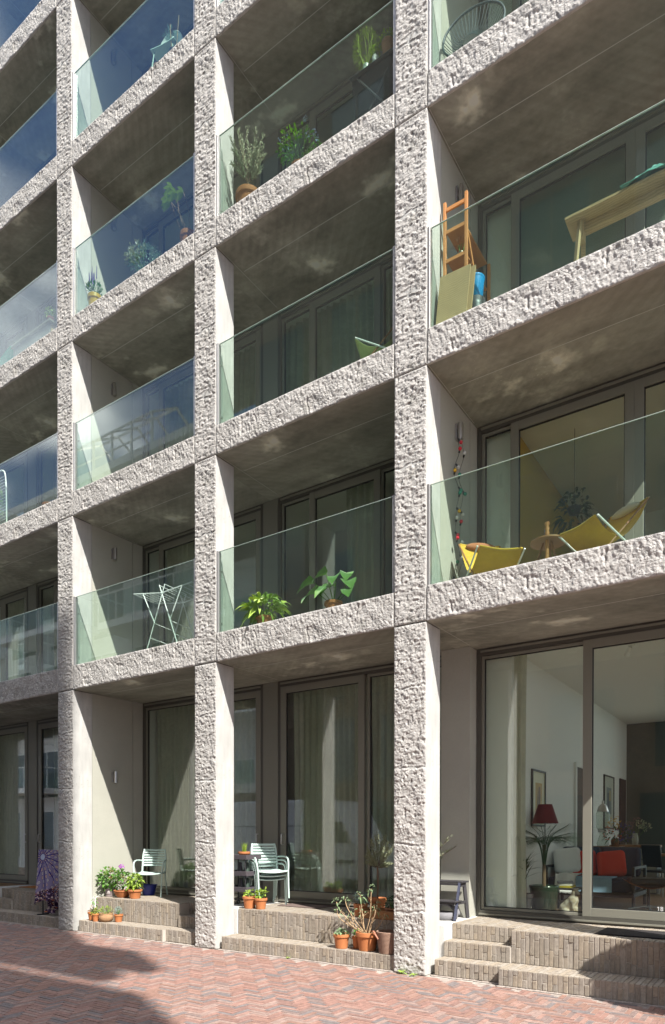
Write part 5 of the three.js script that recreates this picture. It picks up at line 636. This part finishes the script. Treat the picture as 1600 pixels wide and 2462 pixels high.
{ // the cat: one body from tapered capsules joined smoothly
  const J = { hip: [0, 0.085, -0.07, 0.075], belly: [0, 0.15, -0.01, 0.068], chest: [0, 0.215, 0.045, 0.054], neck: [0, 0.265, 0.062, 0.038], head: [0, 0.305, 0.078, 0.044], muzzle: [0.0, 0.293, 0.118, 0.02], thL: [-0.055, 0.055, -0.03, 0.042], thR: [0.055, 0.055, -0.03, 0.042], fL: [-0.06, 0.014, 0.04, 0.017], fR: [0.06, 0.014, 0.04, 0.017], shL: [-0.034, 0.19, 0.06, 0.03], shR: [0.034, 0.19, 0.06, 0.03], paL: [-0.026, 0.016, 0.085, 0.016], paR: [0.026, 0.016, 0.085, 0.016], kL: [-0.03, 0.1, 0.068, 0.018], kR: [0.03, 0.1, 0.068, 0.018], eL: [-0.027, 0.335, 0.072, 0.018], eR: [0.027, 0.335, 0.072, 0.018], tL: [-0.034, 0.372, 0.07, 0.004], tR: [0.034, 0.372, 0.07, 0.004], t1: [0.06, 0.03, -0.12, 0.018], t2: [0.12, 0.018, -0.04, 0.014], t3: [0.12, 0.016, 0.05, 0.010] };
  const bones = [['hip', 'belly'], ['belly', 'chest'], ['chest', 'neck'], ['neck', 'head'], ['head', 'muzzle'], ['hip', 'thL'], ['hip', 'thR'], ['thL', 'fL'], ['thR', 'fR'], ['chest', 'shL'], ['chest', 'shR'], ['shL', 'kL'], ['shR', 'kR'], ['kL', 'paL'], ['kR', 'paR'], ['eL', 'tL'], ['eR', 'tR'], ['hip', 't1'], ['t1', 't2'], ['t2', 't3']];
  const sdf = (x, y, z) => { let s = 0; for (const [a, b] of bones) { const A = J[a], Q = J[b], dx = Q[0] - A[0], dy = Q[1] - A[1], dz = Q[2] - A[2], t = Math.max(0, Math.min(1, ((x - A[0]) * dx + (y - A[1]) * dy + (z - A[2]) * dz) / (dx * dx + dy * dy + dz * dz))); const d = Math.hypot(x - A[0] - dx * t, y - A[1] - dy * t, z - A[2] - dz * t) - mix(A[3], Q[3], t); s += Math.exp(-d * 110); } return -Math.log(s) / 110; };
  const mc = new MarchingCubes(64, C.white, false, false, 60000); mc.isolation = 0; const S = 0.22; for (let k = 0; k < 64; k++) for (let j = 0; j < 64; j++) for (let i = 0; i < 64; i++) mc.field[i + j * 64 + k * 4096] = -sdf((i - 32) / 32 * S, (j - 32) / 32 * S + 0.19, (k - 32) / 32 * S);
  mc.update(); const n = mc.count, g = new THREE.BufferGeometry(); g.setAttribute('position', new THREE.BufferAttribute(mc.positionArray.slice(0, n * 3), 3)); g.setAttribute('normal', new THREE.BufferAttribute(mc.normalArray.slice(0, n * 3), 3)); g.scale(S, S, S).translate(0, 0.19, 0);
  const col = new Float32Array(n * 3), p = g.attributes.position; for (let i = 0; i < n; i++) { const y = p.getY(i), z = p.getZ(i), k = noise(p.getX(i) * 22, y * 18, z * 18) > 0.05 ? 1 : 0, face = y > 0.26 && z > 0.095 ? 1 : 0; const c = face || (y > 0.33) ? [0.06, 0.045, 0.035] : k ? [0.42, 0.34, 0.25] : [0.56, 0.50, 0.41]; col.set(c, i * 3); } g.setAttribute('color', new THREE.BufferAttribute(col, 3));
  const t = thing('cat', 'cream and brown cat sitting inside the window looking right', 'cat', [1.20, F0, -1.98], 1.25); part(t, 'body', g, mat('cat_fur', 1, 1, 1, 0.95, { vertexColors: true })); for (const q of [-1, 1]) part(t, 'eye', new THREE.SphereGeometry(0.006, 8, 6).translate(q * 0.02, 0.312, 0.117), C.black); part(t, 'collar', new THREE.TorusGeometry(0.042, 0.005, 6, 20).rotateX(1.35).translate(0, 0.262, 0.06), C.oak);
}
// house number on the pane
{ const f = await new FontLoader().loadAsync('fonts/droid/droid_sans_regular.typeface.json'), g = new TextGeometry('18', { font: f, size: 0.05, depth: 0.001, curveSegments: 3 }); part(house, 'house_number', g.translate(2.335, 0.80, ZW + 0.004), C.white); }
// ---------------------------------------------------------------- behind the camera: van, street tree; beside the frame: a clipped shrub
{ const t = thing('white_van', 'tall white delivery van mirrored in the wide glass door', 'van', [-10.0, 0, 8.1]), m = mat('white_car_paint', 0.74, 0.74, 0.76, 0.3, { clearcoat: 0.6 });
  const prof = (x) => x; const sh = new THREE.Shape(); sh.moveTo(-3, 0.42); sh.lineTo(2.85, 0.42); sh.quadraticCurveTo(3.05, 0.5, 3.02, 1.1); sh.quadraticCurveTo(2.9, 1.35, 2.35, 1.45); sh.lineTo(1.75, 2.45); sh.quadraticCurveTo(1.6, 2.75, 1.2, 2.8); sh.lineTo(-2.85, 2.8); sh.quadraticCurveTo(-3.02, 2.75, -3.02, 2.5); sh.lineTo(-3, 0.42);
  part(t, 'body', new THREE.ExtrudeGeometry(sh, { depth: 1.8, bevelEnabled: true, bevelSize: 0.09, bevelThickness: 0.09, bevelSegments: 3, curveSegments: 8 }).translate(0, 0, -0.9), m); part(t, 'side_window', [put(rbox(1.2, 2.0, 1.5, 2.15, -1.005, -0.985, 0.05), 0, 0, 0)], C.black); part(t, 'side_moulding', [rbox(-2.7, 2.4, 0.86, 0.96, -1.02, -0.985), rbox(-2.7, 1.0, 2.02, 2.05, -1.0, -0.985)], C.dark); for (const [x, z] of [[-1.9, -0.85], [1.95, -0.85], [-1.9, 0.85], [1.95, 0.85]]) { const w = part(t, 'wheel', new THREE.CylinderGeometry(0.36, 0.36, 0.25, 26).rotateX(Math.PI / 2).translate(x, 0.36, z), C.rubber); part(w, 'rim', new THREE.CylinderGeometry(0.22, 0.22, 0.27, 20).rotateX(Math.PI / 2).translate(x, 0.36, z), C.alu); } part(t, 'mirror', [rbox(2.05, 2.2, 1.5, 1.85, -1.25, -1.0, 0.03)], C.black); part(t, 'headlight', [rbox(2.9, 3.05, 0.9, 1.12, -0.85, -0.5, 0.04)], C.alu);
}
{ const t = thing('street_tree', 'leafy street tree mirrored in the left glass door', 'tree', [-15.2, 0, 7.2]); part(t, 'trunk', tube([V(0, 0, 0), V(0.05, 1.2, 0), V(0, 2.6, 0.05)], 0.09, 10, 8), C.bark); part(t, 'limbs', Array.from({ length: 9 }, (_, i) => rod(V(0, 2.2, 0), V(Math.cos(i * 0.7) * 0.9, 3.2 + (i % 3) * 0.5, Math.sin(i * 0.7) * 0.9), 0.035, 0.012, 6)), C.bark); part(t, 'crown', new Leaves().bush(1800, V(0, 3.6, 0), V(1.3, 1.35, 1.2), 0.17, 0.10).build(), C.leaf); }
{ const t = thing('clipped_shrub', 'tall clipped shrub in a pot just right of the picture', 'potted plant', [3.36, 0, 0.40]); potPart(t, 0.22, 0.4, { mat: C.dark }); part(t, 'trunk', rod(V(0, 0.3, 0), V(0, 1.5, 0), 0.03), C.bark); part(t, 'foliage', new Leaves().bush(5200, V(0, 1.22, 0), V(0.30, 0.9, 0.30), 0.08, 0.05, { shell: 0.5 }).build(), C.leafD); }

renderer.render(scene, camera);
